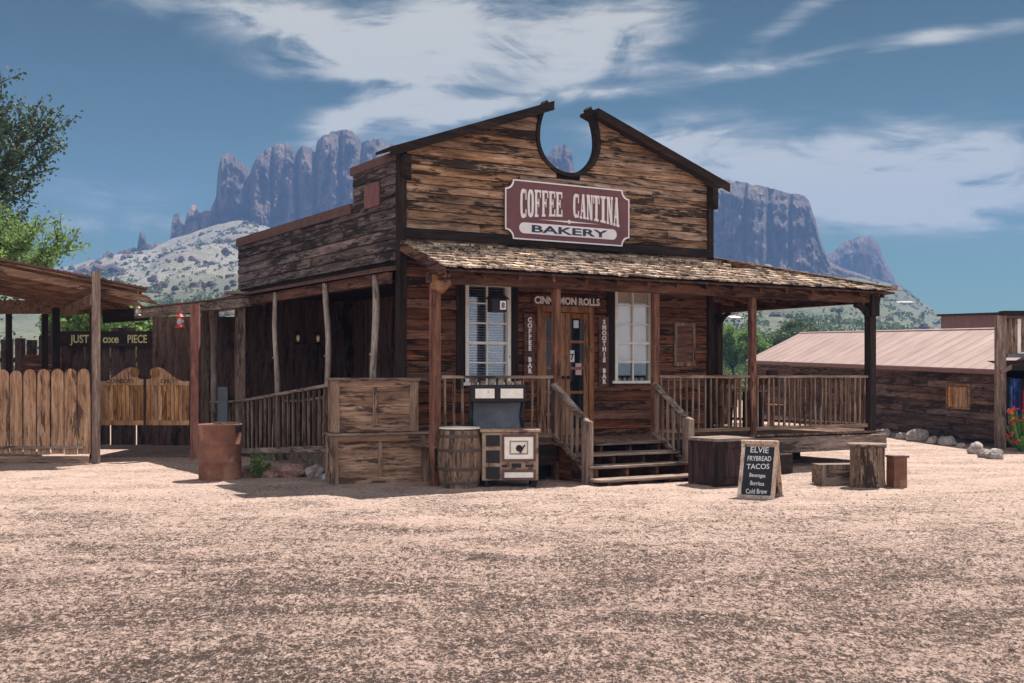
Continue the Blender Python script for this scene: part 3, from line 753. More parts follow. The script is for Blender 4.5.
for r in range(rows):
    x0 = lerp(EXR + .04, WX + .3, r / rows); x1 = x0 - .3
    ya = lerp(EY, -.1, (EXR - x0) / (EXR - WX)); y = ya
    while y < 3.42:
        w = R(.09, .2); y2 = min(y + w, 3.45); za = zright(x0) + .022 + R(0, .016); zb = zright(x1) + .006; j = R(-.03, .03)
        m.hexa([(x0 + j, y + .004, za), (x0 + j, y2 - .004, za), (x1, y2 - .004, zb), (x1, y + .004, zb)], [(x0 + j, y + .004, za + .022), (x0 + j, y2 - .004, za + .022), (x1, y2 - .004, zb + .012), (x1, y + .004, zb + .012)])
        y = y2
m.build('shingles', M['shingle'], B)
m = MB(); m.bar((WX + .05, -.08, RZ + .045), (EXR + .02, EY - .02, EZp + .055), .2, .02, j=.01); m.build('hip_cap', M['paleframe'], B)  # pale colour paints in the white sun highlight along the hip
m = MB()     # rafters
x = .05
while x < 9.4:
    yi = -.08 if x < WX else lerp(-.08, EY, (x - WX) / (EXR - WX))
    if EY + .1 < yi: m.hexa([(x, EY + .05, zfront(EY + .05) - .15), (x + .05, EY + .05, zfront(EY + .05) - .15), (x + .05, yi, zfront(yi) - .15), (x, yi, zfront(yi) - .15)], [(x, EY + .05, zfront(EY + .05) - .052), (x + .05, EY + .05, zfront(EY + .05) - .052), (x + .05, yi, zfront(yi) - .052), (x, yi, zfront(yi) - .052)])
    x += .61
y = -.6
while y < 3.4:
    m.hexa([(WX + .07, y, RZ - .17), (9.42, y, EZp - .14), (9.42, y + .05, EZp - .14), (WX + .07, y + .05, RZ - .17)], [(WX + .07, y, RZ - .065), (9.42, y, EZp - .054), (9.42, y + .05, EZp - .054), (WX + .07, y + .05, RZ - .065)])
    y += .61
m.build('rafters', M['redy'], B)
m = MB()
m.hexa([(-.045, EY - .03, EZp - .16), (-.005, EY - .03, EZp - .16), (-.005, -.05, RZ - .16), (-.045, -.05, RZ - .16)], [(-.045, EY - .03, EZp - .01), (-.005, EY - .03, EZp - .01), (-.005, -.05, RZ - .005), (-.045, -.05, RZ - .005)])
m.build('barge_board', M['redy'], B)
# deck
m = MB(); x = -.06
while x < 9.42:
    w = R(.13, .15); y1 = 0 if x < WX else 3.2
    m.box(x + .003, x + w - .003, PY - .12 + R(-.012, .006), y1, DZ - .035, DZ + R(-.003, .003)); x += w
m.build('deck_boards', M['raily'], B)
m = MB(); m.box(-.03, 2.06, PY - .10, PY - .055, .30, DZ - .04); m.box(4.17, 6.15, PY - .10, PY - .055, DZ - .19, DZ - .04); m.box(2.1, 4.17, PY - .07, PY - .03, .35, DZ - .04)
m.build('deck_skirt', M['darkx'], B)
m = MB(); m.box(6.0, 9.38, PY - .22, PY - .175, .33, .60, .006); m.box(9.33, 9.38, PY - .17, 3.1, .36, .60); m.build('deck_rim', M['greyx'], B)
m = MB(); 
for (x, y) in ((8.35, .0), (8.9, 2.9), (7.2, .2), (6.4, 2.8), (9.1, 1.2)): m.box(x - .11, x + .11, y - .11, y + .11, 0, .38)
m.bar((6.6, -.5, .30), (9.2, .6, .22), .10, .12)
m.split('deck_pier', M['darkz'], B)
m = MB(); m.box(.05, 2.0, PY + .1, PY + .14, .05, .60); m.build('deck_lining', M['darkx'], B)
# railings
def rail(p0, p1, z0, z1, n, wx, mt, name='railing', slope=0, bal=.024, axis_mat='railx', parent=B):
    (xa, ya), (xb, yb) = p0, p1
    m = MB(); m.bar((xa, ya, z1), (xb, yb, z1 + slope), .075, .04, j=.003)
    m.bar((xa, ya, z0), (xb, yb, z0 + slope), .05, .06, j=.003)
    f = m.build(name, M[axis_mat], parent)
    m = MB()
    for k in range(n):
        t = (k + .5) / n + R(-.004, .004); x, y = lerp(xa, xb, t), lerp(ya, yb, t); dz = slope * t
        if R(0, 1) < .03: continue
        m.bar((x, y, z0 + .03 + dz), (x + R(-.008, .008), y, z1 - .02 + dz), bal * 1.3, bal, up=(0, 1, 0), j=.003)
    b = m.build('balusters', M['railz'], f)
    return f
rail((.09, PY), (2.06, PY), .76, 1.67, 13, 0, 0)
rail((4.16, PY), (6.16, PY), .76, 1.67, 15, 0, 0)
rail((6.30, PY), (9.10, PY), .76, 1.67, 22, 0, 0)
rail((9.19, PY + .1), (9.19, 3.0), .76, 1.67, 24, 0, 0, axis_mat='raily')
# back rail with slats
m = MB(); m.box(WX + .1, 9.1, 3.06, 3.12, 1.62, 1.68)
for z in (.80, .97, 1.14, 1.31, 1.48): m.box(8.55, 9.1, 3.05, 3.08, z, z + .13)
m.box(WX + .1, 9.1, 3.06, 3.12, .70, .77)
bk = m.build('back_railing', M['railx'], B)
m = MB()
for k in range(20): m.box(6.45 + k * .105, 6.50 + k * .105, 3.082, 3.10, .77, 1.62)
for k in range(5): m.box(6.40, 8.5, 3.062, 3.08, .80 + k * .17, .88 + k * .17)
m.build('lattice', M['darkx'], bk)
# steps
SX0, SX1 = 2.02, 3.98
S = MB()
for k, (yy, zz, e) in enumerate(((-2.62, .10, .10), (-2.30, .27, 0), (-1.96, .43, 0), (-1.62, .575, 0))):
    xx0, xx1 = SX0 - e * .6, SX1 + .02 + e * .3
    S.box(xx0, xx1, yy, yy + .32, zz + GZ - .045, zz + GZ, .006)
st = S.build('steps', M['greyx'], B); bevel(st, .006)
m = MB()
for k in range(4):
    x = lerp(SX0 + .1, SX1 - .15, k / 3)
    for (yy, zz) in ((-2.58, .10), (-2.26, .27), (-1.92, .43), (-1.58, .575)):
        m.box(x, x + .05, yy, yy + .30, 0, zz + GZ - .05)
m.build('stringer', M['redy'], st)
def stair_rail(x, yb):
    m = MB(); m.hexa([(x - .07, yb - .07, 0), (x + .07, yb - .07, 0), (x + .07, yb + .07, 0), (x - .07, yb + .07, 0)], [(x - .06, yb - .065, 1.02), (x + .06, yb - .065, 1.0), (x + .06, yb + .06, 1.04), (x - .065, yb + .06, 1.03)])
    f = bevel(m.build('stair_rail', M['greyz'], B), .01)
    m = MB(); m.bar((x, yb + .02, 1.0), (x, PY - .06, 1.56), .08, .06, j=.006); m.bar((x, yb + .05, .28), (x, PY - .06, .76), .05, .07, j=.006); m.build('handrail', M['greyy'], f)
    m = MB(); n = 6
    for k in range(n):
        t = (k + .6) / n; y = lerp(yb + .05, PY - .08, t)
        m.bar((x, y, lerp(.28, .76, t)), (x, y, lerp(1.0, 1.55, t)), .035, .035, up=(0, 1, 0), j=.004)
    m.build('balusters', M['greyz'], f)
stair_rail(2.05, -2.16); stair_rail(4.03, -2.12)

# side patio under the parapet
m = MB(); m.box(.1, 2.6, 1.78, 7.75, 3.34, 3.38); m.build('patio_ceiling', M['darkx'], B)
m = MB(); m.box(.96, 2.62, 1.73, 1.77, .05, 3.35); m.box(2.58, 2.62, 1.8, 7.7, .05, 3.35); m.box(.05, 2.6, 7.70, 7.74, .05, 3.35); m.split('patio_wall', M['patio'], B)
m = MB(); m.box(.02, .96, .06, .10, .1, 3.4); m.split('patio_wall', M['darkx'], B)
m = MB(); m.hexa([(-.30, 0.02, 3.30), (.12, 0.02, 3.36), (.12, 8.6, 3.42), (-.30, 8.6, 3.33)], [(-.30, 0.02, 3.335), (.12, 0.02, 3.395), (.12, 8.6, 3.45), (-.30, 8.6, 3.36)])
# corrugations
n0 = len(m.v)
for k in range(86):
    y = .04 + k * .1; m.tube([(-.31, y, 3.345), (.1, y, 3.40)], .022, 5)
m.build('awning_sheet', M['rustcap'], B)
m = MB(); m.box(-.20, -.10, 0.04, 8.4, 3.12, 3.29, .01); m.build('awning_beam', M['redy'], B)
for k, (y, r_, q) in enumerate(((.46, .06, 1), (2.42, .055, 0), (4.95, .05, 2))):
    m = MB(); pts = []; rad = []
    for i in range(11):
        z = lerp(.05, 3.28, i / 10); pts.append((-.23 + .02 * sin(i * .9 + k * 2), y + .035 * sin(i * .6 + k), z)); rad.append(r_ * (1.15 - .25 * i / 10) * R(.9, 1.12))
    m.tube(pts, rad, 9); m.tube([pts[6], (pts[6][0] - .07, pts[6][1], pts[6][2] + .05)], [.03, .02], 6)
    m.build('log_post', M['log'], B, True)
m = MB(); m.box(-.40, -.22, 6.75, 6.93, 0, 3.34); bevel(m.build('square_post', M['greyz'], B), .015)
m = MB(); m.box(-.6, -.05, 6.70, 6.98, 3.345, 3.40); m.build('post_cap', M['greyx'], B)
m = MB(); m.lathe([(.075, 0), (.07, 1), (.072, 2.6), (.10, 2.75), (.11, 2.95), (.09, 3.1), (.12, 3.25)], (-.45, 8.15, 0), 12); m.build('log_post', M['log'], B, True)
m = MB(); m.box(-.62, -.5, 8.35, 8.5, 0, 3.1); m.build('square_post', M['greyz'], B)
# wheelchair ramp rails
m = MB(); m.hexa([(-.02, .4, 0), (1.0, .4, 0), (1.0, 6.7, 0), (-.02, 6.7, 0)], [(-.02, .4, .50), (1.0, .4, .50), (1.0, 6.7, .1), (-.02, 6.7, .1)]); rp = m.build('ramp', M['greyx'], B)
for xo in (-.40, .98):
    m = MB(); m.bar((xo, 6.7, 1.16), (xo, .7, 1.62), .09, .05); m.bar((xo, 6.7, .16), (xo, .7, .54), .06, .10)
    m.bar((xo, 6.75, 1.16), (xo - .05, 9.1, 1.10), .09, .05); m.bar((xo, 6.75, .16), (xo - .05, 9.1, .12), .06, .08)
    f = m.split('ramp_railing', M['greyy'], rp)[0]
    m = MB()
    for k in range(24):
        t = (k + .5) / 24; y = lerp(6.7, .7, t); m.bar((xo, y, lerp(.2, .56, t)), (xo, y, lerp(1.14, 1.60, t)), .04, .03, up=(0, 1, 0), j=.004)
    for k in range(9): y = 6.95 + k * .25; m.bar((xo - .02, y, .18), (xo - .02, y, 1.12), .04, .03, up=(0, 1, 0), j=.004)
    m.build('balusters', M['greyz'], f)

# rear lit wall lamps in patio
for k, x in enumerate((1.23, 1.69)):
    e = empty('wall_lamp', L(x, 7.66, 2.38), ANG + pi / 2, ['small pale glowing lamp on dark patio wall, left one', 'small pale glowing lamp on dark patio wall, right one'][k], 'lamp', 'lamps on the patio wall')
    m = MB(); m.box(-.04, .02, -.06, .06, -.02, .02); m.box(-.04, .02, -.06, .06, .22, .25); m.build('fitting', M['black'], e)
    t = NT('lamp_glow'); t.p.inputs['Base Color'].default_value = (.8, .7, .4, 1); t.p.inputs['Emission Color'].default_value = (1, .75, .4, 1); t.p.inputs['Emission Strength'].default_value = .04
    m = MB(); m.lathe([(.02, .05), (.035, .1), (.035, .14), (.02, .18)], (-.06, 0, 0), 10); m.build('shade', t.m, e, True)
e = empty('patio_table', L(1.75, 4.2, .1), ANG, 'long patio table under a purple patterned cloth behind the ramp rails', 'table')
m = MB(); m.box(-.35, .35, -2.2, 2.2, .92, .96); m.build('tabletop', M['darky'], e)
for sx in (-.28, .28):
    for sy in (-2.0, 2.0): m = MB(); m.box(sx - .04, sx + .04, sy - .04, sy + .04, 0, .92); m.build('leg', M['darkz'], e)
m = MB(); m.box(-.39, .39, -2.25, 2.25, .965, .985); m.box(-.40, -.37, -2.25, 2.25, .76, .96)
tag(m.build('tablecloth', M['cloth'], None, loc=L(1.75, 4.2, .1), rz=ANG), 'purple patterned cloth hanging over the long patio table', 'tablecloth')

# ------------------------------------------------------------ signs
def slab(ch):
    # strokes in a 1 x 1 box: list of polygons
    v = .30; s = .09; T = .13
    def rect(a, b, c, d): return [(a, c), (b, c), (b, d), (a, d)]
    if ch == 'F': return [rect(.08, .08 + v, 0, 1), rect(0, .55, 0, s), rect(0, .95, 1 - s, 1), rect(.82, .95, .72, 1 - s), rect(.38, .66, .47, .57), rect(.6, .7, .36, .68)]
    if ch == 'E': return [rect(.08, .08 + v, 0, 1), rect(0, .97, 0, s), rect(0, .95, 1 - s, 1), rect(.82, .95, .74, 1 - s), rect(.84, .97, s, .28), rect(.38, .62, .47, .57), rect(.58, .68, .36, .68)]
    if ch == 'I': return [rect(.3, .7, 0, 1), rect(.08, .92, 0, s), rect(.08, .92, 1 - s, 1)]
    if ch == 'T': return [rect(.33, .67, 0, 1), rect(.15, .85, 0, s), rect(0, 1, 1 - s, 1), rect(0, .12, .68, 1 - s), rect(.88, 1, .68, 1 - s)]
    if ch == 'N': return [rect(.08, .26, 0, 1), rect(.76, .92, 0, 1), rect(0, .36, 0, s), rect(.66, 1, 1 - s, 1), rect(0, .3, 1 - s, 1), [(.16, 1), (.46, 1), (.90, 0), (.62, 0)]]
    if ch == 'A': return [[(.10, 0), (.22, 0), (.54, 1), (.42, 1)], [(.60, 0), (.92, 0), (.68, 1), (.38, 1)], rect(0, .34, 0, s), rect(.52, 1, 0, s), rect(.25, .7, .28, .38), rect(.36, .72, 1 - s * .6, 1)]
    out = []
    n = 14; gap = ch == 'C'
    for k in range(n):
        a0, a1 = 2 * pi * k / n, 2 * pi * (k + 1) / n
        mid = (a0 + a1) / 2
        if gap and cos(mid) > .72 : continue
        def P(a, q):
            sq = lambda t, p: math.copysign(abs(t) ** p, t)
            return (.5 + .47 * sq(cos(a), .75) if q == 0 else .5 + .16 * sq(cos(a), .75), .5 + .5 * sq(sin(a), .6) if q == 0 else .5 + .37 * sq(sin(a), .6))
        out.append([P(a0, 1), P(a0, 0), P(a1, 0), P(a1, 1)])
    if gap: out += [rect(.82, .94, .62, .97), rect(.82, .94, .03, .30)]
    return out
sg = empty('cantina_sign', L(3.10, -.06, 3.93), ANG, 'large maroon sign with scalloped corners reading COFFEE CANTINA BAKERY', 'sign')
SW, SH = 2.52, .98
def outline(d):
    pts = []; r_ = .15; w, h = SW / 2 - d, SH
    for cx, cz, a0 in ((w, SH - d, -90), (-w, SH - d, 0), (-w, d, 90), (w, d, 180)):
        order = range(7)
        for k in order:
            a = radians({-90: 270 - 90 * k / 6, 0: 0 - 90 * k / 6 + 0, 90: 90 - 90 * k / 6, 180: 180 - 90 * k / 6}[a0])
            pts.append((cx + r_ * cos(a), cz + r_ * sin(a)))
    return pts
m = MB(); m.plate(outline(.0), -.05, -.02); recalc(m.build('board', M['maroon'], sg))
m = MB(); m.strip(outline(.0), outline(.022), -.058, -.048); recalc(m.build('border', M['letter'], sg))
def put_word(word, x0, x1):
    m = MB()
    n = len(word); w = (x1 - x0) / n
    for i, ch in enumerate(word):
        for poly in slab(ch):
            q = []
            for (a, b) in poly:
                x = x0 + (i + .04 + a * .9) * w
                top = .84; d = (x / 1.08); bot = .43 - .11 * d * d if True else 0
                q.append((x, lerp(bot, top, b)))
            # ensure ccw
            m.plate(q, -.0600 - R(0, .0015), -.05)
    recalc(m.build('lettering', M['letter'], sg))
put_word('COFFEE', -.98, -.13); put_word('CANTINA', .07, 1.05)
m = MB(); m.plate([(-.62, .352), (0, .338), (.62, .352), (0, .366)], -.056, -.05); m.plate([(-.05, .352), (0, .315), (.05, .352), (0, .389)], -.0575, -.05); recalc(m.build('flourish', M['letter'], sg))
m = MB(); pts = []
for cx, a0 in ((.90, -90), (-.90, 90)):
    for k in range(9): a = radians(a0 + 180 * k / 8); pts.append((cx + .09 * cos(a), .195 + .09 * sin(a)))
m.plate(pts, -.056, -.05); recalc(m.build('panel', M['letter'], sg))
tx = textmesh('BAKERY', .165, .004, .004, 2.6); move(tx, 0, -.060, .137); tx.build('lettering', plain('navy_letter', (.03, .04, .08), .6, 0, .1, 5, 0), sg)

def vsign(txt, x, z0, z1, label):
    e = empty('wall_sign', L(x, -.05, z0), ANG, label, 'sign', 'narrow lettered boards beside the door')
    m = MB(); m.box(-.10, .10, -.035, -.01, -.04, z1 - z0 + .04, .002); m.build('board', M['redz'] if 0 else M['wall'], e)
    n = len(txt); h = (z1 - z0) / n; mm = MB()
    for i, ch in enumerate(txt):
        if ch == ' ': continue
        t_ = textmesh(ch, h * 1.12, .008, .006, 1.0); move(t_, 0, -.042, z1 - z0 - (i + 1) * h + h * .12); mm.add(t_.v, t_.f)
    mm.build('lettering', M['letter'], e)
vsign('COFFEE BAR', 2.33, 1.72, 2.66, 'narrow vertical sign left of the door reading COFFEE BAR')
vsign('SMOOTHIE BAR', 3.84, 1.54, 2.66, 'narrow vertical sign right of the door reading SMOOTHIE BAR')
e = empty('wall_sign', L(3.08, -.06, 2.86), ANG, 'long header board above the door reading CINNAMON ROLLS', 'sign')
m = MB(); m.box(-.68, .68, -.03, .01, 0, .18, .003); m.build('board', M['wall'], e)
tx = textmesh('CINNAMON ROLLS', .165, .008, .005, .92); move(tx, 0, -.036, .03); tx.build('lettering', M['letter'], e)

def lantern(name, x, y, z, s, mat, label, rope, glassmat):
    e = empty(name, (x, y, z), R(0, 1), label, 'lantern')
    m = MB(); m.lathe([(.5 * s, 0), (.5 * s, .10 * s), (.34 * s, .25 * s)], n=12); m.lathe([(.30 * s, 1.05 * s), (.42 * s, 1.12 * s), (.22 * s, 1.35 * s), (.12 * s, 1.5 * s)], n=12)
    for k in range(4): a = pi / 2 * k + .4; m.tube([(.32 * s * cos(a), .32 * s * sin(a), .2 * s), (.45 * s * cos(a), .45 * s * sin(a), .65 * s), (.3 * s * cos(a), .3 * s * sin(a), 1.1 * s)], .035 * s, 5)
    m.build('body', mat, e)
    m = MB(); m.lathe([(.25 * s, .25 * s), (.34 * s, .6 * s), (.25 * s, 1.05 * s)], n=12); m.build('globe', glassmat, e, True)
    m = MB(); m.tube([(-.4 * s, 0, .9 * s), (-.3 * s, 0, 1.7 * s), (0, 0, 1.95 * s), (.3 * s, 0, 1.7 * s), (.4 * s, 0, .9 * s)], .02 * s, 5); m.tube([(0, 0, 1.95 * s), (0, 0, rope)], .008, 4); m.build('handle', mat, e)
gl = plain('lantern_glass', (.45, .5, .55), .2, 0, .1, 4, 0)
# lantern by the window (hangs from the porch beam)
e = empty('hanging_lantern', L(1.12, PY + .1, 2.66), ANG, 'dark hanging lantern with a white mark in front of the left window', 'lantern')
m = MB(); m.hexa([(-.13, -.07, 0), (.13, -.07, 0), (.13, .07, 0), (-.13, .07, 0)], [(-.13, -.07, .2), (.13, -.07, .2), (.13, .07, .2), (-.13, .07, .2)]); m.hexa([(-.17, -.1, .2), (.17, -.1, .2), (.17, .1, .2), (-.17, .1, .2)], [(-.05, -.03, .3), (.05, -.03, .3), (.05, .03, .3), (-.05, .03, .3)]); m.build('housing', M['black'], e)
m = MB(); m.tube([(0, 0, .3), (0, 0, .38)], .008, 5); m.build('hook', M['black'], e)
m = MB(); m.box(.01, .11, -.078, -.07, .04, .17); f = m.build('plate', M['letter'], e)
tx = textmesh('8', .12, .003, .003); move(tx, .06, -.08, .062); tx.build('lettering', M['slate'], f)
lantern('hanging_lantern', -6.47, 22.9, 2.62, .19, M['redpaint'], 'red lantern hanging from the beam right of the swinging doors', .45, gl)
lantern('hanging_lantern', -6.86, 21.55, 2.78, .13, M['enamel'], 'pale pinkish lantern hanging from the right tip of the shed roof', .46, gl)

# ------------------------------------------------------------ things in front
def crate(name, loc, rz, w, d, h, label, lid=False, skew=0):
    e = empty(name, loc, rz, label, 'crate', 'old wooden crates stacked at the corner post')
    m = MB(); b = .035
    m.box(-w / 2 + b, w / 2 - b, -d / 2 + b, d / 2 - b, .01, h - .02); e_ = m.build('panel', M['crate'], e)
    m = MB()
    for x in (-w / 2, w / 2 - .10): m.box(x, x + .10, -d / 2, -d / 2 + .033, 0, h, .005)
    m.box(-.03, .03, -d / 2 + .006, -d / 2 + .033, .1, h - .09)
    for y in (-d / 2, d / 2 - .10):
        for x in (-w / 2 - .03, w / 2 + .001): m.box(x, x + .029, y, y + .10, 0, h, .004)
    m.split('upright', M['cratez'], e)
    m = MB()
    for z in (0.003, h - .10): m.box(-w / 2 + .10, w / 2 - .10, -d / 2 + .002, -d / 2 + .033, z, z + .095, .003)
    for z in (0.003, h - .10):
        for x in (-w / 2 - .028, w / 2): m.box(x, x + .028, -d / 2 + .1, d / 2 - .1, z, z + .095)
    m.split('batten', M['crate'], e)
    m = MB(); m.box(-w / 2 - .05, w / 2 + .06, -d / 2 - .03, d / 2 + .03, h, h + .035, .008); m.build('lid', M['greyx'], e)
    return e
ca = radians(18)
crate('wooden_crate', (-2.05, 17.92, GZ), ca, 1.47, .45, .73, 'long weathered wooden crate on the ground under a smaller crate')
crate('wooden_crate', (-2.12, 17.93, GZ + .77), ca - .05, 1.27, .40, .78, 'weathered plywood-sided crate, upper one of the two at the corner post')

def barrel(loc, r_, h, label, mat, top=False, group=None):
    e = empty('barrel', loc, R(0, 3), label, 'barrel', group)
    m = MB(); n = 20
    for k in range(n):
        a0, a1 = 2 * pi * (k + .01) / n, 2 * pi * (k + .99) / n; j = R(-.002, .002)
        vs = []; pr = [(.84, 0), (.96, .25), (1.0, .5), (.96, .75), (.86, 1)]
        for q, z in pr:
            for a, rr in ((a0, r_ * q + j), (a1, r_ * q + j), (a1, r_ * q - .03), (a0, r_ * q - .03)): vs.append((rr * cos(a), rr * sin(a), z * h))
        fs = [(3, 2, 1, 0), (16, 17, 18, 19)]
        for i in range(4):
            for c in range(4): fs.append((i * 4 + c, i * 4 + (c + 1) % 4, i * 4 + 4 + (c + 1) % 4, i * 4 + 4 + c))
        m.add(vs, fs)
    m.build('staves', mat, e)
    m = MB(); m.lathe([(r_ * .82, h * .93), (r_ * .82, h * .95)], n=20); m.lathe([(r_*.8, .02), (r_*.9, h*.3), (r_*.9, h*.7), (r_*.8, h*.92)], n=20); m.build('head', M['darkx'] if not top else M['greyx'], e)
    for z in (.10, .34, .66, .90):
        q = 1 - .16 * abs(2 * z - 1) ** 2; m = MB()
        m.lathe([(r_ * q + .006, z * h - .022), (r_ * q + .010, z * h), (r_ * q + .006, z * h + .022)], n=24, cap=False); m.build('hoop', M['hoop'], e, True)
    if top:
        m = MB(); o = [(r_ * .92 * cos(a), r_ * .92 * sin(a)) for a in [2 * pi * k / 24 for k in range(24)]]
        i_ = [(.72 * x, .72 * y) for x, y in o]; m.strip(o, i_, 0, .02); m.xf(Matrix.Translation((0, 0, h + .022)) @ Matrix.Rotation(pi / 2, 4, 'X')); recalc(m.build('rim', M['white'], e))
barrel((-.76, 17.08, GZ), .325, .83, 'grey wooden barrel with pale rim between corner post and iron stove', wood('barrel_wood', (.10, .06, .04), (.24, .15, .10), (.40, .28, .20), 'z', .3, (.05, .035, .03), var=.25), True)
barrel(L(8.75, 2.65, DZ), .28, 1.05, 'dark wooden barrel on the porch beside the back post', M['stump'])

# stove
sv = empty('kitchen_stove', (-.04, 17.26, GZ), radians(3), 'old iron cook stove with white enamel doors and high warming shelf', 'stove')
w, d = .82, .50
m = MB(); m.box(-w / 2, w / 2, -d / 2, d / 2, .10, .80); m.box(-w / 2 - .03, w / 2 + .03, -d / 2 - .03, d / 2, .80, .845); bevel(m.build('body', M['enamel'], sv), .01)
for sx in (-1, 1):
    for sy in (-1, 1): m = MB(); m.bar((sx * (w / 2 - .07), sy * (d / 2 - .06), 0), (sx * (w / 2 - .05), sy * (d / 2 - .05), .1), .06, .06); m.build('leg', M['black'], sv)
F = -d / 2
for z0, z1 in ((.60, .76), (.36, .54), (.13, .30)):
    m = MB(); m.box(-w / 2 + .06, -w / 2 + .26, F - .012, F - .002, z0, z1); m.build('opening', M['black'], sv)
def frame_rect(m, x0, x1, z0, z1, t_, ya, yb):
    m.box(x0, x1, ya, yb, z0, z0 + t_); m.box(x0, x1, ya, yb, z1 - t_, z1); m.box(x0, x0 + t_, ya, yb, z0 + t_, z1 - t_); m.box(x1 - t_, x1, ya, yb, z0 + t_, z1 - t_)
for (x0, x1, z0, z1) in ((-.12, w / 2 - .04, .38, .77), (-.12, w / 2 - .04, .11, .26)):
    m = MB(); m.box(x0 + .03, x1 - .03, F - .022, F - .002, z0 + .03, z1 - .03); dd = m.build('oven_door', M['white'], sv)
    m = MB(); frame_rect(m, x0, x1, z0, z1, .035, F - .03, F - .001); m.build('door_frame', M['black'] if 0 else M['rustcap'], dd)
    if z1 > .5:
        m = MB(); frame_rect(m, x0 + .11, x1 - .11, z0 + .10, z1 - .09, .02, F - .028, F - .021); m.lathe([(.04, 0), (.03, .015)], n=12); 
        m.v = m.v; m.build('door_panel', M['enamel'], dd)
        m = MB(); m.bar((.14, F - .03, .50), (.21, F - .05, .62), .02, .02); m.build('handle', M['black'], dd)
        m = MB(); m.lathe([(.05, 0), (.04, .012)], n=14); m.xf(Matrix.Translation((.13, F - .022, .57)) @ Matrix.Rotation(pi / 2, 4, 'X')); m.build('dial', M['black'], dd)
m = MB(); m.box(.02, .16, F - .02, F - .002, .29, .35); m.box(-.12, -.04, F - .03, F - .002, .30, .33); m.box(.22, .34, F - .02, F - .002, .30, .33); m.build('vent', M['black'], sv)
m = MB(); m.box(-w / 2 - .13, w / 2 - .2, d / 2 - .05, d / 2 - .02, .85, 1.22); m.build('splash_back', M['steelblue'], sv)
for sx in (-w / 2 - .14, w / 2 - .2):
    m = MB(); m.tube([(sx, d / 2 - .06, .85), (sx - .02, d / 2 - .1, 1.0), (sx, d / 2 - .04, 1.22)], [.03, .035, .03], 8); m.build('shelf_bracket', M['black'], sv)
m = MB(); m.box(-w / 2 - .17, w / 2 - .16, d / 2 - .30, d / 2 - .0, 1.22, 1.48, .008); wc = bevel(m.build('warming_closet', M['black'], sv), .03, 2)
for x0, x1 in ((-w / 2 - .13, -.19), (-.17, w / 2 - .18)):
    m = MB(); m.box(x0 + .04, x1 - .03, d / 2 - .325, d / 2 - .301, 1.29, 1.43); m.build('closet_door', M['white'], wc)
m = MB(); x = -w / 2 - .14
while x < w / 2 - .2: m.box(x, x + .08, d / 2 - .20, d / 2 - .15, 1.48, 1.54); x += .13
m.build('crest_rail', M['enamel'], wc)

# drum
e = empty('steel_drum', (-4.56, 18.35, GZ - .02), .4, 'big rusty open steel drum standing left of the rocks', 'drum')
m = MB(); pr = [(.325, 0), (.33, .015), (.325, .03), (.325, .28), (.335, .295), (.325, .31), (.325, .56), (.335, .575), (.325, .59), (.325, .86), (.338, .875), (.338, .885), (.31, .885), (.305, .86), (.305, .05)]
m.lathe(pr, n=40, cap=True); m.build('shell', M['rust'], e, True)
m = MB(); m.box(-.02, .42, -.012, .0, .80, .88); m.xf(Matrix.Rotation(-.5, 4, 'Z') @ Matrix.Translation((-.15, .2, .03))); m.build('liner_board', M['greyx'], e)
m = MB(); m.box(.33, .37, -.05, .05, .76, .86); m.xf(Matrix.Rotation(-.8, 4, 'Z')); m.build('latch', M['black'], e)

# rocks
def rock(x, y, sx, sy, sz, seed, mat, label, group, z=None):
    import bmesh
    bm = bmesh.new(); bmesh.ops.create_icosphere(bm, subdivisions=3, radius=1)
    for v in bm.verts:
        p = v.co.copy(); n = noise.fractal(p * 1.3 + Vector((seed * 7, 0, 0)), 1, 2, 4); c = noise.cell_vector(p * 1.1 + Vector((seed, 3, 1)))
        v.co = p * (1 + .28 * n) + Vector(c) * .05; v.co.z = max(v.co.z, -.55)
        v.co.x *= sx; v.co.y *= sy; v.co.z *= sz
    me = bpy.data.meshes.new('rock'); bm.to_mesh(me); bm.free(); me.materials.append(mat)
    for p in me.polygons: p.use_smooth = False
    o = bpy.data.objects.new('rock', me); COL.objects.link(o); o.location = (x, y, (gheight(x, y) if z is None else z) + sz * .42); o.rotation_euler = (0, 0, seed)
    tag(o, label, 'rock', group)
g = 'rocks along the foot of the ramp'
rock(-4.20, 19.0, .23, .17, .13, 1, M['rockred'], 'pinkish rock next to the drum and weed', g)
rock(-3.90, 18.75, .22, .17, .13, 2.2, M['rockred'], 'reddish rock, second in the row from the drum', g)
rock(-3.52, 18.8, .25, .2, .15, 3.1, M['rockred'], 'big flat-topped red rock in the middle of the ramp row', g)
rock(-3.12, 18.7, .17, .15, .14, 4.3, M['rockgrey'], 'grey rock right of the big red one by the ramp', g)
rock(-2.86, 18.15, .13, .1, .09, 5.3, M['rockgrey'], 'small grey stone touching the left side of the lower crate', g)
g = 'rocks along the low dark building'
for i, (px_, py_, s, lb) in enumerate([(888, 438, .28, 'grey rock nearest the porch stump end of the dark building'), (905, 440, .24, 'small dim rock, second along the dark building from the porch'), (920, 441, .42, 'largest pale rock along the dark building wall'),
        (935, 443, .24, 'narrow rock right of the largest pale one'), (949, 444, .30, 'rounded pale rock under the left side of the shutter'), (963, 446, .16, 'tiny rock below the shutter'), (978, 451, .32, 'grey rock between the shutter and the building corner'), (989, 455, .24, 'pale rock near the building corner, second from its end'), (998, 456, .27, 'pale rock at the building corner beside the flowers')]):
    y = 1175 * 1.6 / (py_ - 375) * .985; x = (px_ - 512) / 1175 * y
    rock(x - .05, y, s * .66, s * .5, s * .5, i + 1.5, M['rockgrey'], lb, g)

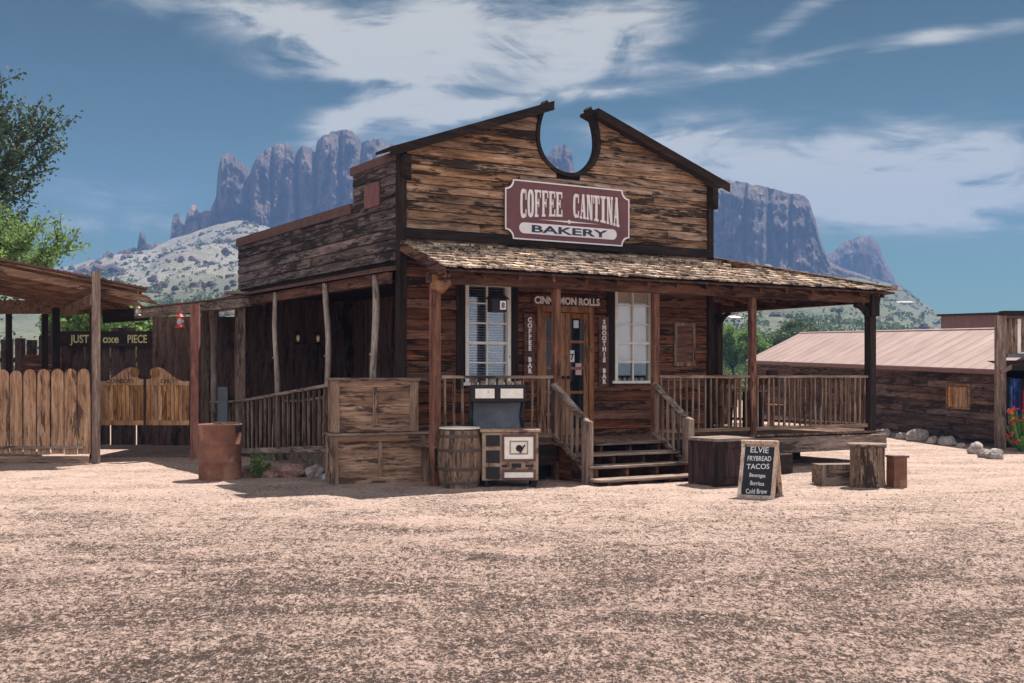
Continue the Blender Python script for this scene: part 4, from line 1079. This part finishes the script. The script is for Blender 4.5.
# weed
e = empty('weed', (-4.02, 18.55, GZ), 0, 'small bright green weed growing between the drum and the rocks', 'plant')
m = MB(); st_ = MB(); rn = random.Random(4)
for k in range(16):
    a = rn.uniform(0, 6.28); t1 = rn.uniform(.1, .25); tip = Vector((cos(a) * t1, sin(a) * t1, rn.uniform(.15, .42))); st_.tube([(0, 0, 0), tip * .5 + Vector((0, 0, .03)), tip], [.006, .005, .003], 4)
    for _ in range(16): q = tip * rn.uniform(.3, 1.05) + Vector((rn.gauss(0, .025), rn.gauss(0, .025), rn.gauss(0, .02))); leafquad(m, q, rn.uniform(.018, .035))
st_.build('stem', M['leafg'], e); m.build('leaves', M['leafbright'], e)

# chest, chalkboard, stump, tin, blocks
e = empty('storage_chest', L(3.74, -3.16, GZ - .02), ANG, 'dark brown wooden chest with flat lid right of the steps', 'chest')
cm = wood('chest_wood', (.022, .011, .012), (.055, .026, .028), (.10, .05, .05), 'z', .35)
m = MB(); m.box(-.30, .30, -.30, .30, .04, .68); m.build('body', cm, e)
m = MB()
for x in (-.32, .23): m.box(x, x + .09, -.335, -.30, 0, .68)
m.box(-.23, .23, -.334, -.30, .58, .68); m.box(-.23, .23, -.334, -.30, .04, .14); m.box(-.335, -.30, -.30, -.22, 0, .68); m.box(-.335, -.30, .22, .31, 0, .68); m.split('frame', cm, e)
m = MB(); m.box(-.36, .38, -.37, .33, .68, .72, .006); m.build('lid', M['greyx'], e)

e = empty('chalkboard_sign', (3.32, 15.72, GZ - .01), radians(-28), 'A-frame chalkboard with handwritten white menu and pale wood frame', 'sign')
tilt = .30; w, h = .50, .80
def leanm(sgn): return Matrix.Translation((0, sgn * .24, 0)) @ Matrix.Rotation(-sgn * tilt if sgn < 0 else -tilt, 4, 'X')
Mf = Matrix.Translation((0, -.21, 0)) @ Matrix.Rotation(-tilt, 4, 'X'); Mb = Matrix.Translation((0, .21, 0)) @ Matrix.Rotation(tilt, 4, 'X')
for mm_, nm in ((Mf, 'front_frame'), (Mb, 'rear_frame')):
    m = MB(); frame_rect(m, -w / 2, w / 2, 0, h, .05, -.014, .014); m.xf(mm_); fr_ = m.build(nm, M['paleframe'], e)
    m = MB(); m.box(-w / 2 + .05, w / 2 - .05, -.004, .004, .05, h - .05); m.xf(mm_); m.build('slate' if mm_ is Mf else 'back_panel', M['slate'] if mm_ is Mf else M['enamel'], fr_)
m = MB()
for i, (s, sz) in enumerate((('ELVIE', .115), ('FRYBREAD', .095), ('TACOS', .10), ('Beverages', .075), ('Burritos', .08), ('Cold Brew', .09))):
    t_ = textmesh(s, sz, .002, .001, .72 if len(s) > 6 else .95); rr = Matrix.Translation((R(-.01, .01), -.007, h - .172 - i * .111)) @ Matrix.Rotation(R(-.05, .05), 4, 'Y'); t_.xf(rr).xf(Mf); t_.build('lettering', M['chalk'], e)
m = MB(); m.tube([(-.0 + .19, -.17, .14), (.2, -.05, .04), (.2, .06, .05), (.19, .17, .15)], .006, 5); m.build('chain', M['black'], e)

e = empty('wood_stump', (5.18, 17.15, GZ - .01), .3, 'tall cut log stump with a pale flat lid at the porch corner', 'stump')
m = MB(); n = 30; vs = []
rr = [.25 * (1 + .09 * noise.noise((k * .6, 0, 0)) + R(-.05, .03)) for k in range(n)]
for z, q in ((0, 1.08), (.12, 1.0), (.4, .98), (.60, 1.0)):
    for k in range(n): a = 2 * pi * k / n; vs.append((rr[k] * q * cos(a), rr[k] * q * sin(a), z))
m.add(vs, [(i * n + k, i * n + (k + 1) % n, (i + 1) * n + (k + 1) % n, (i + 1) * n + k) for i in range(3) for k in range(n)] + [tuple(3 * n + k for k in range(n))]); m.build('trunk', M['stump'], e)
m = MB(); m.lathe([(.27, .602), (.28, .61), (.28, .635), (.27, .645)], n=28); m.build('lid', M['greyx'], e)
e = empty('metal_box', (5.60, 17.1, GZ - .01), ANG * .3, 'small rust-red upright metal box beside the log stump', 'box')
m = MB(); m.box(-.10, .10, -.12, .12, 0, .44, .004); m.build('body', M['rust'], e)
m = MB(); m.box(-.115, .13, -.13, .13, .44, .47, .003); m.build('lid', M['rustcap'], e)
e = empty('wooden_box', (4.85, 17.55, GZ - .02), .12, 'low grey wooden box in front of the porch left of the stump', 'box')
m = MB(); m.box(-.31, .31, -.2, .2, 0.03, .32); m.build('body', M['greyx'], e)
m = MB()
for x in (-.33, .25): m.box(x, x + .08, -.225, -.20, 0, .33)
m.box(-.25, .25, -.222, -.20, .26, .33); m.split('batten', M['greyz'], e)
e = empty('timber_beam', L(5.3, -2.35, GZ), ANG + .15, 'dark squared timber lying between the chalkboard and the grey box', 'timber')
m = MB(); m.box(-.75, .75, -.12, .12, 0, .34, .01); bevel(m.build('beam', M['darkx'], e), .02)
# porch furniture
def table_set():
    e = empty('porch_table', L(7.7, .6, DZ), ANG, 'dark wooden table on the porch behind the right-hand railing', 'table')
    m = MB(); m.lathe([(.45, .72), (.45, .76)], n=24); m.build('tabletop', M['railx'], e)
    for k in range(4): a = pi / 4 + k * pi / 2; m = MB(); m.bar((.3 * cos(a), .3 * sin(a), 0), (.25 * cos(a), .25 * sin(a), .72), .06, .06, (0, 1, 0)); m.build('leg', M['darkz'], e)
    e = empty('porch_chair', L(7.0, .5, DZ), ANG - 1.4, 'wooden chair left of the porch table behind the railing', 'chair', 'chairs at the porch table')
    m = MB(); m.box(-.22, .22, -.22, .22, .43, .46); m.build('seat', M['rust'] if 0 else M['doorwood'], e)
    m = MB(); 
    for x in (-.2, -.07, .07, .2): m.box(x - .02, x + .02, .19, .215, .46, .95)
    m.box(-.23, .23, .185, .22, .86, .97); m.build('backrest', M['doorwood'], e)
    for sx in (-.19, .19):
        for sy in (-.19, .19): m = MB(); m.box(sx - .02, sx + .02, sy - .02, sy + .02, 0, .43); m.build('leg', M['doorwood'], e)
    c = copy_tree(e); c.location = L(8.45, .7, DZ); c.rotation_euler = (0, 0, ANG + 1.5); c['label'] = 'wooden chair right of the porch table near the corner post'
table_set()

# ------------------------------------------------------------ left side: shed, fence, saloon doors
def ground_post(m, x, y, w, z1, j=.01): m.hexa([(x - w, y - w, 0), (x + w, y - w, 0), (x + w, y + w, 0), (x - w, y + w, 0)], [(x - w + R(-j, j), y - w, z1), (x + w + R(-j, j), y - w, z1), (x + w, y + w, z1), (x - w, y + w, z1)])
sh = empty('open_shed', (-9.2, 23.6, 0), 0, 'open-sided wooden shed with sloping plank roof at far left', 'shed')
def SL(m):
    m.v = [(x - .5 * (y - 21.75), y, z) for x, y, z in m.v]
    return m.xf(Matrix.Translation((9.2, -23.6, 0)))
RX0, RX1 = -13.2, -6.78; FY, BY = 21.75, 26.2
def sz(x): return lerp(4.52, 3.24, (x - RX0) / (RX1 - RX0))
m = MB(); y = FY
while y < BY:
    y2 = y + R(.2, .26); dz = (y - FY) * -.05
    m.hexa([(RX0, y + .006, sz(RX0) + dz), (RX1 + R(-.04, .04), y + .006, sz(RX1) + dz), (RX1, y2 - .006, sz(RX1) + dz), (RX0, y2 - .006, sz(RX0) + dz)], [(RX0, y + .006, sz(RX0) + dz + .03), (RX1, y + .006, sz(RX1) + dz + .03), (RX1, y2 - .006, sz(RX1) + dz + .03), (RX0, y2 - .006, sz(RX0) + dz + .03)]); y = y2
SL(m).build('roof_planks', M['tan'], sh)
m = MB(); m.hexa([(RX0, FY - .06, sz(RX0) + .04), (RX1 + .02, FY - .06, sz(RX1) + .04), (RX1 + .02, BY, sz(RX1) + .04 - .2), (RX0, BY, sz(RX0) - .16)], [(RX0, FY - .06, sz(RX0) + .075), (RX1 + .02, FY - .06, sz(RX1) + .075), (RX1 + .02, BY, sz(RX1) + .075 - .2), (RX0, BY, sz(RX0) - .125)])
for k in range(60):
    x = lerp(RX0, RX1, k / 59); m.tube([(x, FY - .08, sz(x) + .07), (x, BY, sz(x) - .13)], .025, 5)
SL(m).build('roof_sheet', M['rustcap'], sh)
m = MB()
for y in (FY + .12, FY + 1.3, FY + 2.5, FY + 3.7): 
    m.hexa([(RX0, y, sz(RX0) - .20), (RX1 + .25, y, sz(RX1 + .25) - .18), (RX1 + .25, y + .06, sz(RX1 + .25) - .18), (RX0, y + .06, sz(RX0) - .20)], [(RX0, y, sz(RX0) - .06), (RX1 + .05, y, sz(RX1) - .06), (RX1 + .05, y + .06, sz(RX1) - .06), (RX0, y + .06, sz(RX0) - .06)])
SL(m).split('joist', M['tan'], sh)
m = MB(); m.box(-7.78, -7.66, FY + .2, BY, sz(-7.7) - .42, sz(-7.7) - .21); m.box(-10.2, -10.08, FY + .2, BY, sz(-10.1) - .42, sz(-10.1) - .21); m.box(RX0, RX1 - .2, BY - .3, BY - .22, 3.05, 3.35); SL(m).split('beam', M['tany'], sh)
for (x, y, w, dz) in ((-7.72, 21.62, .07, .18), (-8.12, 24.6, .08, -.4), (-10.2, 24.6, .08, -.4), (-9.0, 26.1, .07, -.4), (-9.6, 26.1, .07, -.4), (-12.4, 21.7, .08, -.2), (-8.2, 26.1, .07, -.4)):
    m = MB(); ground_post(m, x, y, w, sz(x) + dz); SL(m).build('post', M['greyz'] if dz > 0 else M['darkz'], sh)
# picket fence
pf = empty('picket_fence', (-9.4, 21.7, 0), 0, 'honey-coloured wooden picket fence with rounded tops at far left', 'fence')
x = -12.0 + 9.4
k = 0
xe = -7.83 + 9.4
while x < xe - .05:
    w = .225; h = 1.80 + R(-.02, .02); zb = .22 + R(-.02, .03); m = MB()
    pts = [(x, zb), (x + w, zb), (x + w, h - .12)] + [(x + w / 2 + w / 2 * cos(a), h - .12 + .12 * sin(a)) for a in [pi * q / 8 for q in range(1, 8)]] + [(x, h - .12)]
    m.plate(pts, -.012 + R(-.004, .004), .012); m.build('picket', M['picket'], pf); x += w + R(.018, .032)
m = MB(); m.box(-2.6, 1.55, .02, .06, .42, .54); m.box(-2.6, 1.55, .02, .06, 1.3, 1.4); m.box(-2.6, 1.50, -.05, -.015, .34, .39); m.box(-2.6, 1.57, .0, .05, .07, .2); m.build('rail', M['greyx'], pf)
# saloon doors
def saloon(xc, y, w, mirror, label, txt):
    e = empty('swing_door', (xc, y, .72), 0, label, 'door', 'pair of saloon swinging doors')
    m = MB(); n = 30; pts = [(-w / 2, 0), (w / 2, 0)]
    for k in range(n + 1):
        t_ = k / n; x = lerp(w / 2, -w / 2, t_); s = t_ if not mirror else 1 - t_   # s=0 at the middle of the doorway
        z = .90 if s < .10 else .86 + .27 * (1 - sstep(.26, .86, s)) if s > .2 else .92 + 1.6 * (s - .10)
        pts.append((x, z))
    # frame outline with scrolled top
    m.plate([(a, b) for a, b in pts if b > .5][::1] + [(-w / 2, .78), (w / 2, .78)], -.03, .03)
    m.box(-w / 2, w / 2, -.03, .03, 0, .09); m.box(-w / 2, -w / 2 + .07, -.028, .028, .09, .78); m.box(w / 2 - .07, w / 2, -.028, .028, .09, .78)
    xs_ = (w / 2 - .17) * (1 if not mirror else -1)
    m.tube([(xs_, -.045, 1.03), (xs_, .045, 1.03)], .095, 16)
    f = m.build('frame', M['picket'], e); recalc(f)
    m = MB(); x = -w / 2 + .07
    while x < w / 2 - .08: m.box(x + .003, x + .075, -.018, .008, .09, .78); x += .08
    m.build('slats', M['picket'], e)
    t_ = textmesh(txt, .12, .004, 0, .9); move(t_, 0, -.034, .82); t_.build('lettering', M['darkx'], e)
saloon(-7.66, 23.0, .90, False, 'left swinging door of the pair, dark writing across its top', 'COWBOYS')
saloon(-6.73, 23.0, .84, True, 'right swinging door of the pair, beside the red post', 'ONLY')
# entrance frame
en = empty('entrance_arbor', (-6.2, 23.0, 0), 0, 'rough timber arbor with red post over the swinging doors', 'arbor')
m = MB(); m.box(-.08, .08, -.06, .08, 0, 3.08); m.build('post', M['redpost'], en)
m = MB(); m.box(-2.05, -1.9, -.06, .08, 0, 2.9); m.build('post', M['darkz'], en)
m = MB(); m.hexa([(-1.15, -.12, 2.80), (1.15, 1.0, 3.14), (1.15, 1.1, 3.14), (-1.15, .0, 2.80)], [(-1.15, -.12, 2.97), (1.15, 1.0, 3.32), (1.15, 1.1, 3.32), (-1.15, .0, 2.97)]); m.build('beam', M['greyx'], en)
m = MB(); m.bar((-1.95, .4, 2.86), (-1.05, .4, 2.92), .06, .26); m.build('plank', M['darkx'], en)
m = MB()
m.hexa([(-1.2, -.1, 2.98), (1.2, 1.0, 3.34), (1.2, 4.6, 3.44), (-1.2, 4.6, 3.1)], [(-1.2, -.1, 3.01), (1.2, 1.0, 3.37), (1.2, 4.6, 3.48), (-1.2, 4.6, 3.14)]); m.build('roof', M['rustcap'], en)
m = MB(); m.box(-2.12, 1.2, 4.2, 4.26, 0, 3.05); m.box(1.14, 1.2, 2.4, 4.5, 0, 3.35); m.build('back_wall', M['patio'], en)
m = MB(); m.box(.14, .34, 1.2, 1.26, 0, 1.45); m.build('grey_panel', plain('grey_blue_panel', (.16, .19, .22), .7), en)
# back fence
bf = empty('board_fence', (-9.4, 27.4, 0), 0, 'dark tall board fence with light gaps behind the shed', 'fence')
x = -5.2; m = MB(); nb_ = 0
while x < 2.1:
    w = R(.24, .30); h = R(2.5, 2.62)
    if R(0, 1) < .35: h += R(.1, .35)
    p = MB(); p.box(x, x + w, 0, .03, -.05, h, .004); p.build('board', M['backfence'], bf); x += w + (R(.03, .05) if R(0, 1) < .5 else R(.004, .012))
m.box(-5.2, 2.1, .04, .08, .6, .7); m.box(-5.2, 2.1, .04, .08, 2.0, 2.1); m.build('rail', M['backfence'], bf)
sgn = empty('plank_sign', (-9.55, 27.32, 2.36), 0, 'dark plank on the back fence lettered JUST E OXE PIECE', 'sign')
m = MB(); m.box(-.95, 1.25, -.02, .02, 0, .36); m.build('board', M['darkx'], sgn)
M['yellow'] = plain('faded_yellow_letter', (.55, .50, .24), .8, 0, .2, 9, 0)
for wd, x_, sx_w in (('JUST', -.70, .8), ('E', -.12, .8), ('oxe', .04, .95), ('PIECE', .61, .72)):
    t_ = textmesh(wd, .26, .006, .005, sx_w, 'LEFT'); move(t_, x_, -.026, .09); t_.build('lettering', M['yellow'], sgn)
e = empty('plank_sign', (-10.9, 27.30, 1.55), 0, 'small framed dull red board on the back fence under the shed', 'sign')
m = MB(); m.box(-.45, .45, -.03, .03, 0, .62); m.build('board', M['redx'], e)
m = MB(); m.box(-.36, .36, -.04, -.03, .36, .40); m.box(-.30, .30, -.04, -.03, .24, .27); m.build('lettering', M['railx'], e)

# ------------------------------------------------------------ right side
la = math.atan2(.984, -.18)       # wall runs from near corner away
lb = empty('low_building', (10.8, 26, 0), la, 'long low dark plank building with pink metal roof at right', 'building')
# local x along the wall (away), local y = left of that = (-.984,-.18): outwards; build with outward = +y
LEN = 14.2; SL_ = .026
m = MB(); siding(m, 0, LEN, 0, 1.80, .17, y=0, maxlen=4.5, opens=[(1.1, 2.05, 1.02, 1.44)])
m.v = [(LEN - x, -y, z + SL_ * (LEN - x)) for x, y, z in m.v]; m.v = [(x, y, z) for x, y, z in m.v]
m.build('wall', M['farwall'], lb)
m = MB(); m.hexa([(0, -3, 0), (LEN, -3, 0), (LEN, -.01, 0), (0, -.01, 0)], [(0, -3, 1.6), (LEN, -3, 1.9), (LEN, -.06, 1.9), (0, -.06, 1.6)]); m.build('core', M['darkx'], lb)
m = MB(); b = 1.7
def rp_(x, y, dz=0): return (x, y, lerp(1.80, 2.72, (.22 - y) / (b + .22)) + SL_ * x + dz)
m.hexa([rp_(-.3, .22), rp_(-.3, -b), rp_(LEN + .2, -b), rp_(LEN + .2, .22)][::-1], [rp_(-.3, .22, .03), rp_(-.3, -b, .03), rp_(LEN + .2, -b, .03), rp_(LEN + .2, .22, .03)][::-1])
x = -.3
while x < LEN + .2: m.bar(rp_(x, .225, .030), rp_(x, -b, .030), .02, .008); x += .6
m.hexa([rp_(-.3, -b), rp_(-.3, -b - .05), rp_(LEN + .2, -b - .05), rp_(LEN + .2, -b)][::-1], [rp_(-.3, -b, .06), rp_(-.3, -b - .05, .06), rp_(LEN + .2, -b - .05, .06), rp_(LEN + .2, -b, .06)][::-1])
m.build('roof', M['pinkroof'], lb)
m = MB(); m.hexa([rp_(-.3, -b - .06, -.2), rp_(LEN, -b - .06, -.2), (LEN, -3.4, 1.9), (-.3, -3.4, 1.5)], [rp_(-.3, -b - .06, -.1), rp_(LEN, -b - .06, -.1), (LEN, -3.4, 2.0), (-.3, -3.4, 1.6)]); m.build('rear_roof', M['pinkroof'], lb)
m = MB(); m.bar(rp_(-.32, .23, -.03), rp_(LEN + .2, .23, -.03), .04, .09); m.bar(rp_(-.33, .2, -.04), rp_(-.33, -b, -.04), .05, .09); m.build('fascia', M['brickpink'], lb)
sl = []
m = MB()
for k in range(4): m.box(1.18 + k * .20, 1.36 + k * .20, .05, .085, .95, 1.42, .006)
sh_ = m.build('shutter', M['picket'], lb)
m = MB(); frame_rect(m, 1.08, 2.08, .90, 1.50, .06, .04, .075); m.build('frame', M['tan'], sh_)

tb = empty('corner_building', (10.72, 25.7, 0), 0, 'taller brown building with a plank balcony at the right edge', 'building')
m = MB(); 
m.hexa([(1.3, 0.2, 0), (1.5, .15, 0), (3.4, 12.3, 0), (3.15, 12.3, 0)], [(1.3, .2, 3.06), (1.5, .15, 3.06), (3.4, 12.3, 3.60), (3.15, 12.3, 3.60)]); m.build('wall', M['brickpink'], tb)
m = MB(); m.hexa([(1.22, .15, 3.065), (1.6, .15, 3.065), (3.5, 12.4, 3.605), (3.05, 12.4, 3.605)], [(1.22, .15, 3.12), (1.6, .15, 3.12), (3.5, 12.4, 3.67), (3.05, 12.4, 3.67)]); m.box(-.02, 5, -.12, .14, 3.0, 3.10); m.build('parapet_cap', M['darkx'], tb)
m = MB(); m.box(-.13, .07, -.05, .1, 0, 3.0); m.build('corner_post', M['greyz'], tb)
m = MB(); x = .10
while x < 5: m.box(x, x + .15, .05, .08, 2.15, 2.95, .004); x += .165
m.build('balcony_boards', M['picket'] if 0 else M['stump'], tb)
m = MB(); m.box(.08, 5, -.1, .0, 2.08, 2.15); m.build('balcony_rail', M['steelblue'], tb)
m = MB(); m.box(.35, .42, .02, .049, 2.2, 2.93); m.box(.35, 1.3, .02, .048, 2.17, 2.2); m.split('window_trim', M['white'], tb)
m = MB(); m.box(.08, 5, -.04, 1.5, 1.80, 2.02); m.build('floor_beam', M['darkx'], tb)
m = MB(); m.box(1.0, 5, 1.6, 1.7, 0, 3.0); m.build('back_wall', M['darkz'], tb)
def blanket(x0, x1, z0, z1, y, mat, label):
    m = MB(); n = 14
    pts = [(lerp(x0, x1, k / n), y + .04 * sin(k * 1.7)) for k in range(n + 1)]
    vs = [(a, b_ + q * .02, z) for q in (0, 1) for z in (z0, z1) for a, b_ in pts]; W = n + 1
    fs = []
    for k in range(n): fs += [(k, k + 1, W + k + 1, W + k), (2 * W + k + 1, 2 * W + k, 3 * W + k, 3 * W + k + 1)]
    m.add(vs, fs); tag(m.build('blanket', mat), label, 'blanket', 'blankets hanging at the corner building')
blanket(10.80, 11.02, .62, 1.62, 25.5, M['bluecloth'], 'bright blue blanket hanging at the corner building')
blanket(11.05, 11.25, .55, 1.35, 25.45, M['redcloth'], 'red and pink blanket hanging right of the blue one')
e = empty('potted_flowers', (10.93, 24.95, GZ), 0, 'cluster of pink and orange blooms on green stems at the right edge', 'flowers')
m = MB(); rn = random.Random(9); pk = MB(); og = MB()
m.lathe([(.16, 0), (.24, .15), (.2, .35)], (0, 0, 0), 12); m.lathe([(.16, 0), (.24, .15), (.2, .35)], (.45, .1, 0), 12)
for k in range(60):
    a = rn.uniform(-.35, .75), rn.uniform(-.2, .2), rn.uniform(.2, .95)
    m.tube([(a[0] * .7 + .05, a[1] * .5, .1), (a[0], a[1], a[2] - .04)], .035, 5)
    q = pk if rn.random() < .55 else og
    for _ in range(7): leafquad(q, (a[0] + rn.gauss(0, .03), a[1] - .03 + rn.gauss(0, .03), a[2] + rn.gauss(0, .025)), .04)
m.build('foliage', M['leafg'], e); pk.build('pink_blossoms', M['pink'], e); og.build('orange_blossoms', M['orange'], e)

# loose pebbles
def pebbles():
    m = MB(); rn = random.Random(12)
    for k in range(5200):
        y = rn.uniform(6.2, 16.6) if k % 3 else rn.uniform(6.2, 11); x = rn.uniform(-.5, .5) * (y * 1.0 + 1)
        s = rn.choice((.005, .006, .008, .012, .018)) * rn.uniform(.7, 1.3)
        h = gheight(x, y) + (noise.fractal((x * 2.1, y * 2.1, 0), 1, 2, 5) * .022 + noise.noise((x * .5, y * .5, 5)) * .03 + noise.fractal((x * 7.5, y * 7.5, 9), 1, 2, 3) * .017 + abs(noise.noise((x * .22, y * .9, 2))) * .05 * (1 if 6 < y < 14 else .3)) * (1 - .65 * sstep(11, 16, y))
        vs = [(x + s * rn.uniform(.7, 1.3) * cos(a), y + s * rn.uniform(.7, 1.3) * sin(a), h) for a in (0, 1.3, 2.5, 3.8, 5)]
        vs.append((x, y, h + s * .9)); m.add(vs, [(i, (i + 1) % 5, 5) for i in range(5)])
    tag(m.build('gravel', rockmat('gravel_stone', (.09, .065, .055), (.40, .30, .26), 9)), 'loose gravel and grit scattered over the dirt yard', 'gravel', kind='stuff')
pebbles()

# ------------------------------------------------------------ sky, sun, camera
SUN_EL = radians(60); sx_, sy_ = .57, .82
w = bpy.data.worlds.new('World'); scn.world = w; w.use_nodes = True; nt = w.node_tree; nt.nodes.clear()
class WT(NT):
    def __init__(s): s.t = nt
W_ = WT()
out = W_.n('ShaderNodeOutputWorld'); bg = W_.n('ShaderNodeBackground'); W_.l(bg.outputs[0], out.inputs[0])
sky = W_.n('ShaderNodeTexSky'); sky.sky_type = 'NISHITA'; sky.sun_disc = False; sky.sun_elevation = SUN_EL; sky.sun_rotation = math.atan2(sx_, sy_)
sky.air_density = 1.0; sky.dust_density = .6; sky.ozone_density = 2.0
tc = W_.n('ShaderNodeTexCoord'); G = tc.outputs['Generated']
# teal-grey tint of the photograph's sky
c = W_.mix(1, sky.outputs[0], (.100, .178, .100), 'MULTIPLY')
spE = W_.n('ShaderNodeSeparateXYZ'); W_.l(G, spE.inputs[0]); c = W_.mix(1, c, W_.ramp(spE.outputs[2], [(0.0, (1.75, 1.7, 1.6)), (.12, (1.15, 1.12, 1.08)), (.20, (.75, .77, .8)), (.31, (.36, .39, .42)), (.6, (.5, .5, .5))]), 'MULTIPLY')
def blob(az, el, wa, we, rot=0):
    """soft patch round a fixed compass direction"""
    sp = W_.n('ShaderNodeSeparateXYZ'); W_.l(G, sp.inputs[0])
    u = W_.math('DIVIDE', sp.outputs[0], sp.outputs[1]); v = W_.math('DIVIDE', sp.outputs[2], sp.outputs[1])
    du = W_.math('SUBTRACT', u, az); dv = W_.math('SUBTRACT', v, el)
    cr, sr = cos(rot), sin(rot)
    a = W_.math('ADD', W_.math('MULTIPLY', du, cr / wa), W_.math('MULTIPLY', dv, sr / wa)); b_ = W_.math('ADD', W_.math('MULTIPLY', du, -sr / we), W_.math('MULTIPLY', dv, cr / we))
    r2 = W_.math('ADD', W_.math('MULTIPLY', a, a), W_.math('MULTIPLY', b_, b_))
    return W_.math('MULTIPLY', W_.math('POWER', 2.718, W_.math('MULTIPLY', r2, -1.0)), W_.math('GREATER_THAN', sp.outputs[1], 0.01))
def D(px, py): return ((px - 512) / 1175, (375 - py) / 1175)
patches = [(D(240, 14), .13, .020, -.22, .7), (D(330, 42), .08, .020, -.42, .75), (D(420, 70), .055, .040, .9, 1.0), (D(345, 122), .055, .016, .45, 1.0), (D(300, 70), .05, .010, -.1, .55), (D(470, 28), .13, .035, .05, .95), (D(590, 50), .10, .028, .30, .9),
           (D(560, 98), .11, .0065, .10, .75), (D(470, 112), .06, .008, .3, .7), (D(790, 20), .055, .010, .55, .7), (D(930, 38), .15, .007, .17, .8), (D(700, 68), .10, .006, .03, .45),
           (D(740, 160), .09, .030, -.2, 1.1), (D(830, 175), .09, .030, 0, 1.0), (D(950, 175), .13, .045, 0, 1.15), (D(860, 210), .12, .018, 0, .8), (D(120, 195), .07, .014, -.1, .55), (D(110, 225), .09, .012, 0, .6), (D(640, 140), .06, .010, -.1, .6)]
acc = None
for (az, el), wa, we, rot, k in patches:
    q = W_.math('MULTIPLY', blob(az, el, wa, we, rot), k); acc = q if acc is None else W_.math('ADD', acc, q)
mp = W_.n('ShaderNodeMapping'); W_.l(G, mp.inputs[0]); mp.inputs['Rotation'].default_value = (0, radians(12), 0); mp.inputs['Scale'].default_value = (4.5, 4.5, 15)
n1 = W_.noise(mp.outputs[0], 1.6, 10, .62, 1.6)
mp2 = W_.n('ShaderNodeMapping'); W_.l(G, mp2.inputs[0]); mp2.inputs['Rotation'].default_value = (0, radians(-20), 0); mp2.inputs['Scale'].default_value = (3, 3, 22)
n2 = W_.noise(mp2.outputs[0], 2.0, 8, .62, .8)
nn = W_.math('ADD', W_.math('MULTIPLY', W_.math('SUBTRACT', W_.math('ADD', W_.math('MULTIPLY', n1, .6), W_.math('MULTIPLY', n2, .4)), .5), 3.3), .42)
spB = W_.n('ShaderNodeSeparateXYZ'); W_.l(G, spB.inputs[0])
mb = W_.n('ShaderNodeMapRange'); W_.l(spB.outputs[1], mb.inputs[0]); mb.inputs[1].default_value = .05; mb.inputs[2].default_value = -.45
behind = mb.outputs[0]      # unseen cloud bank added behind the camera, extra bright to light the shaded facades
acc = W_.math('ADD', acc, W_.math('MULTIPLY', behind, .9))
cov = W_.math('ADD', W_.math('MULTIPLY', acc, W_.math('ADD', .30, W_.math('MULTIPLY', nn, 1.25))), W_.math('MULTIPLY', W_.math('SUBTRACT', nn, .5), .22))
f = W_.ramp(cov, [(.10, 0.0), (.40, .42), (.75, .85), (1.2, 1.0)])
CL0 = W_.ramp(f, [(.1, (1.5, 1.7, 1.7)), (.9, (3.6, 3.45, 2.95))])
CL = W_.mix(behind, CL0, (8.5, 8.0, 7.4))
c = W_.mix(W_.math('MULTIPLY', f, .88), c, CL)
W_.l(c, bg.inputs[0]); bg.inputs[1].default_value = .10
sd = bpy.data.lights.new('sun', 'SUN'); sd.energy = 4.6; sd.angle = radians(.53); sd.color = (1, .93, .84)
so = bpy.data.objects.new('sun', sd); COL.objects.link(so); hd = Vector((sx_, sy_, 0)).normalized()
dirv = Vector((hd.x * cos(SUN_EL), hd.y * cos(SUN_EL), sin(SUN_EL))); so.rotation_euler = dirv.to_track_quat('Z', 'Y').to_euler(); so.location = (5, 5, 60)
cd = bpy.data.cameras.new('camera'); co = bpy.data.objects.new('camera', cd); COL.objects.link(co); scn.camera = co
cd.sensor_width = 36; cd.lens = 36 * 1175 / 1024; cd.shift_y = 33.5 / 1024; cd.clip_end = 6000; cd.clip_start = .1
co.location = (0, 0, 1.7); co.rotation_euler = (radians(90), 0, 0)
scn.view_settings.view_transform = 'Standard'; scn.view_settings.look = 'None'; scn.view_settings.exposure = 1.1; scn.view_settings.gamma = 1
scn.view_settings.use_curve_mapping = False
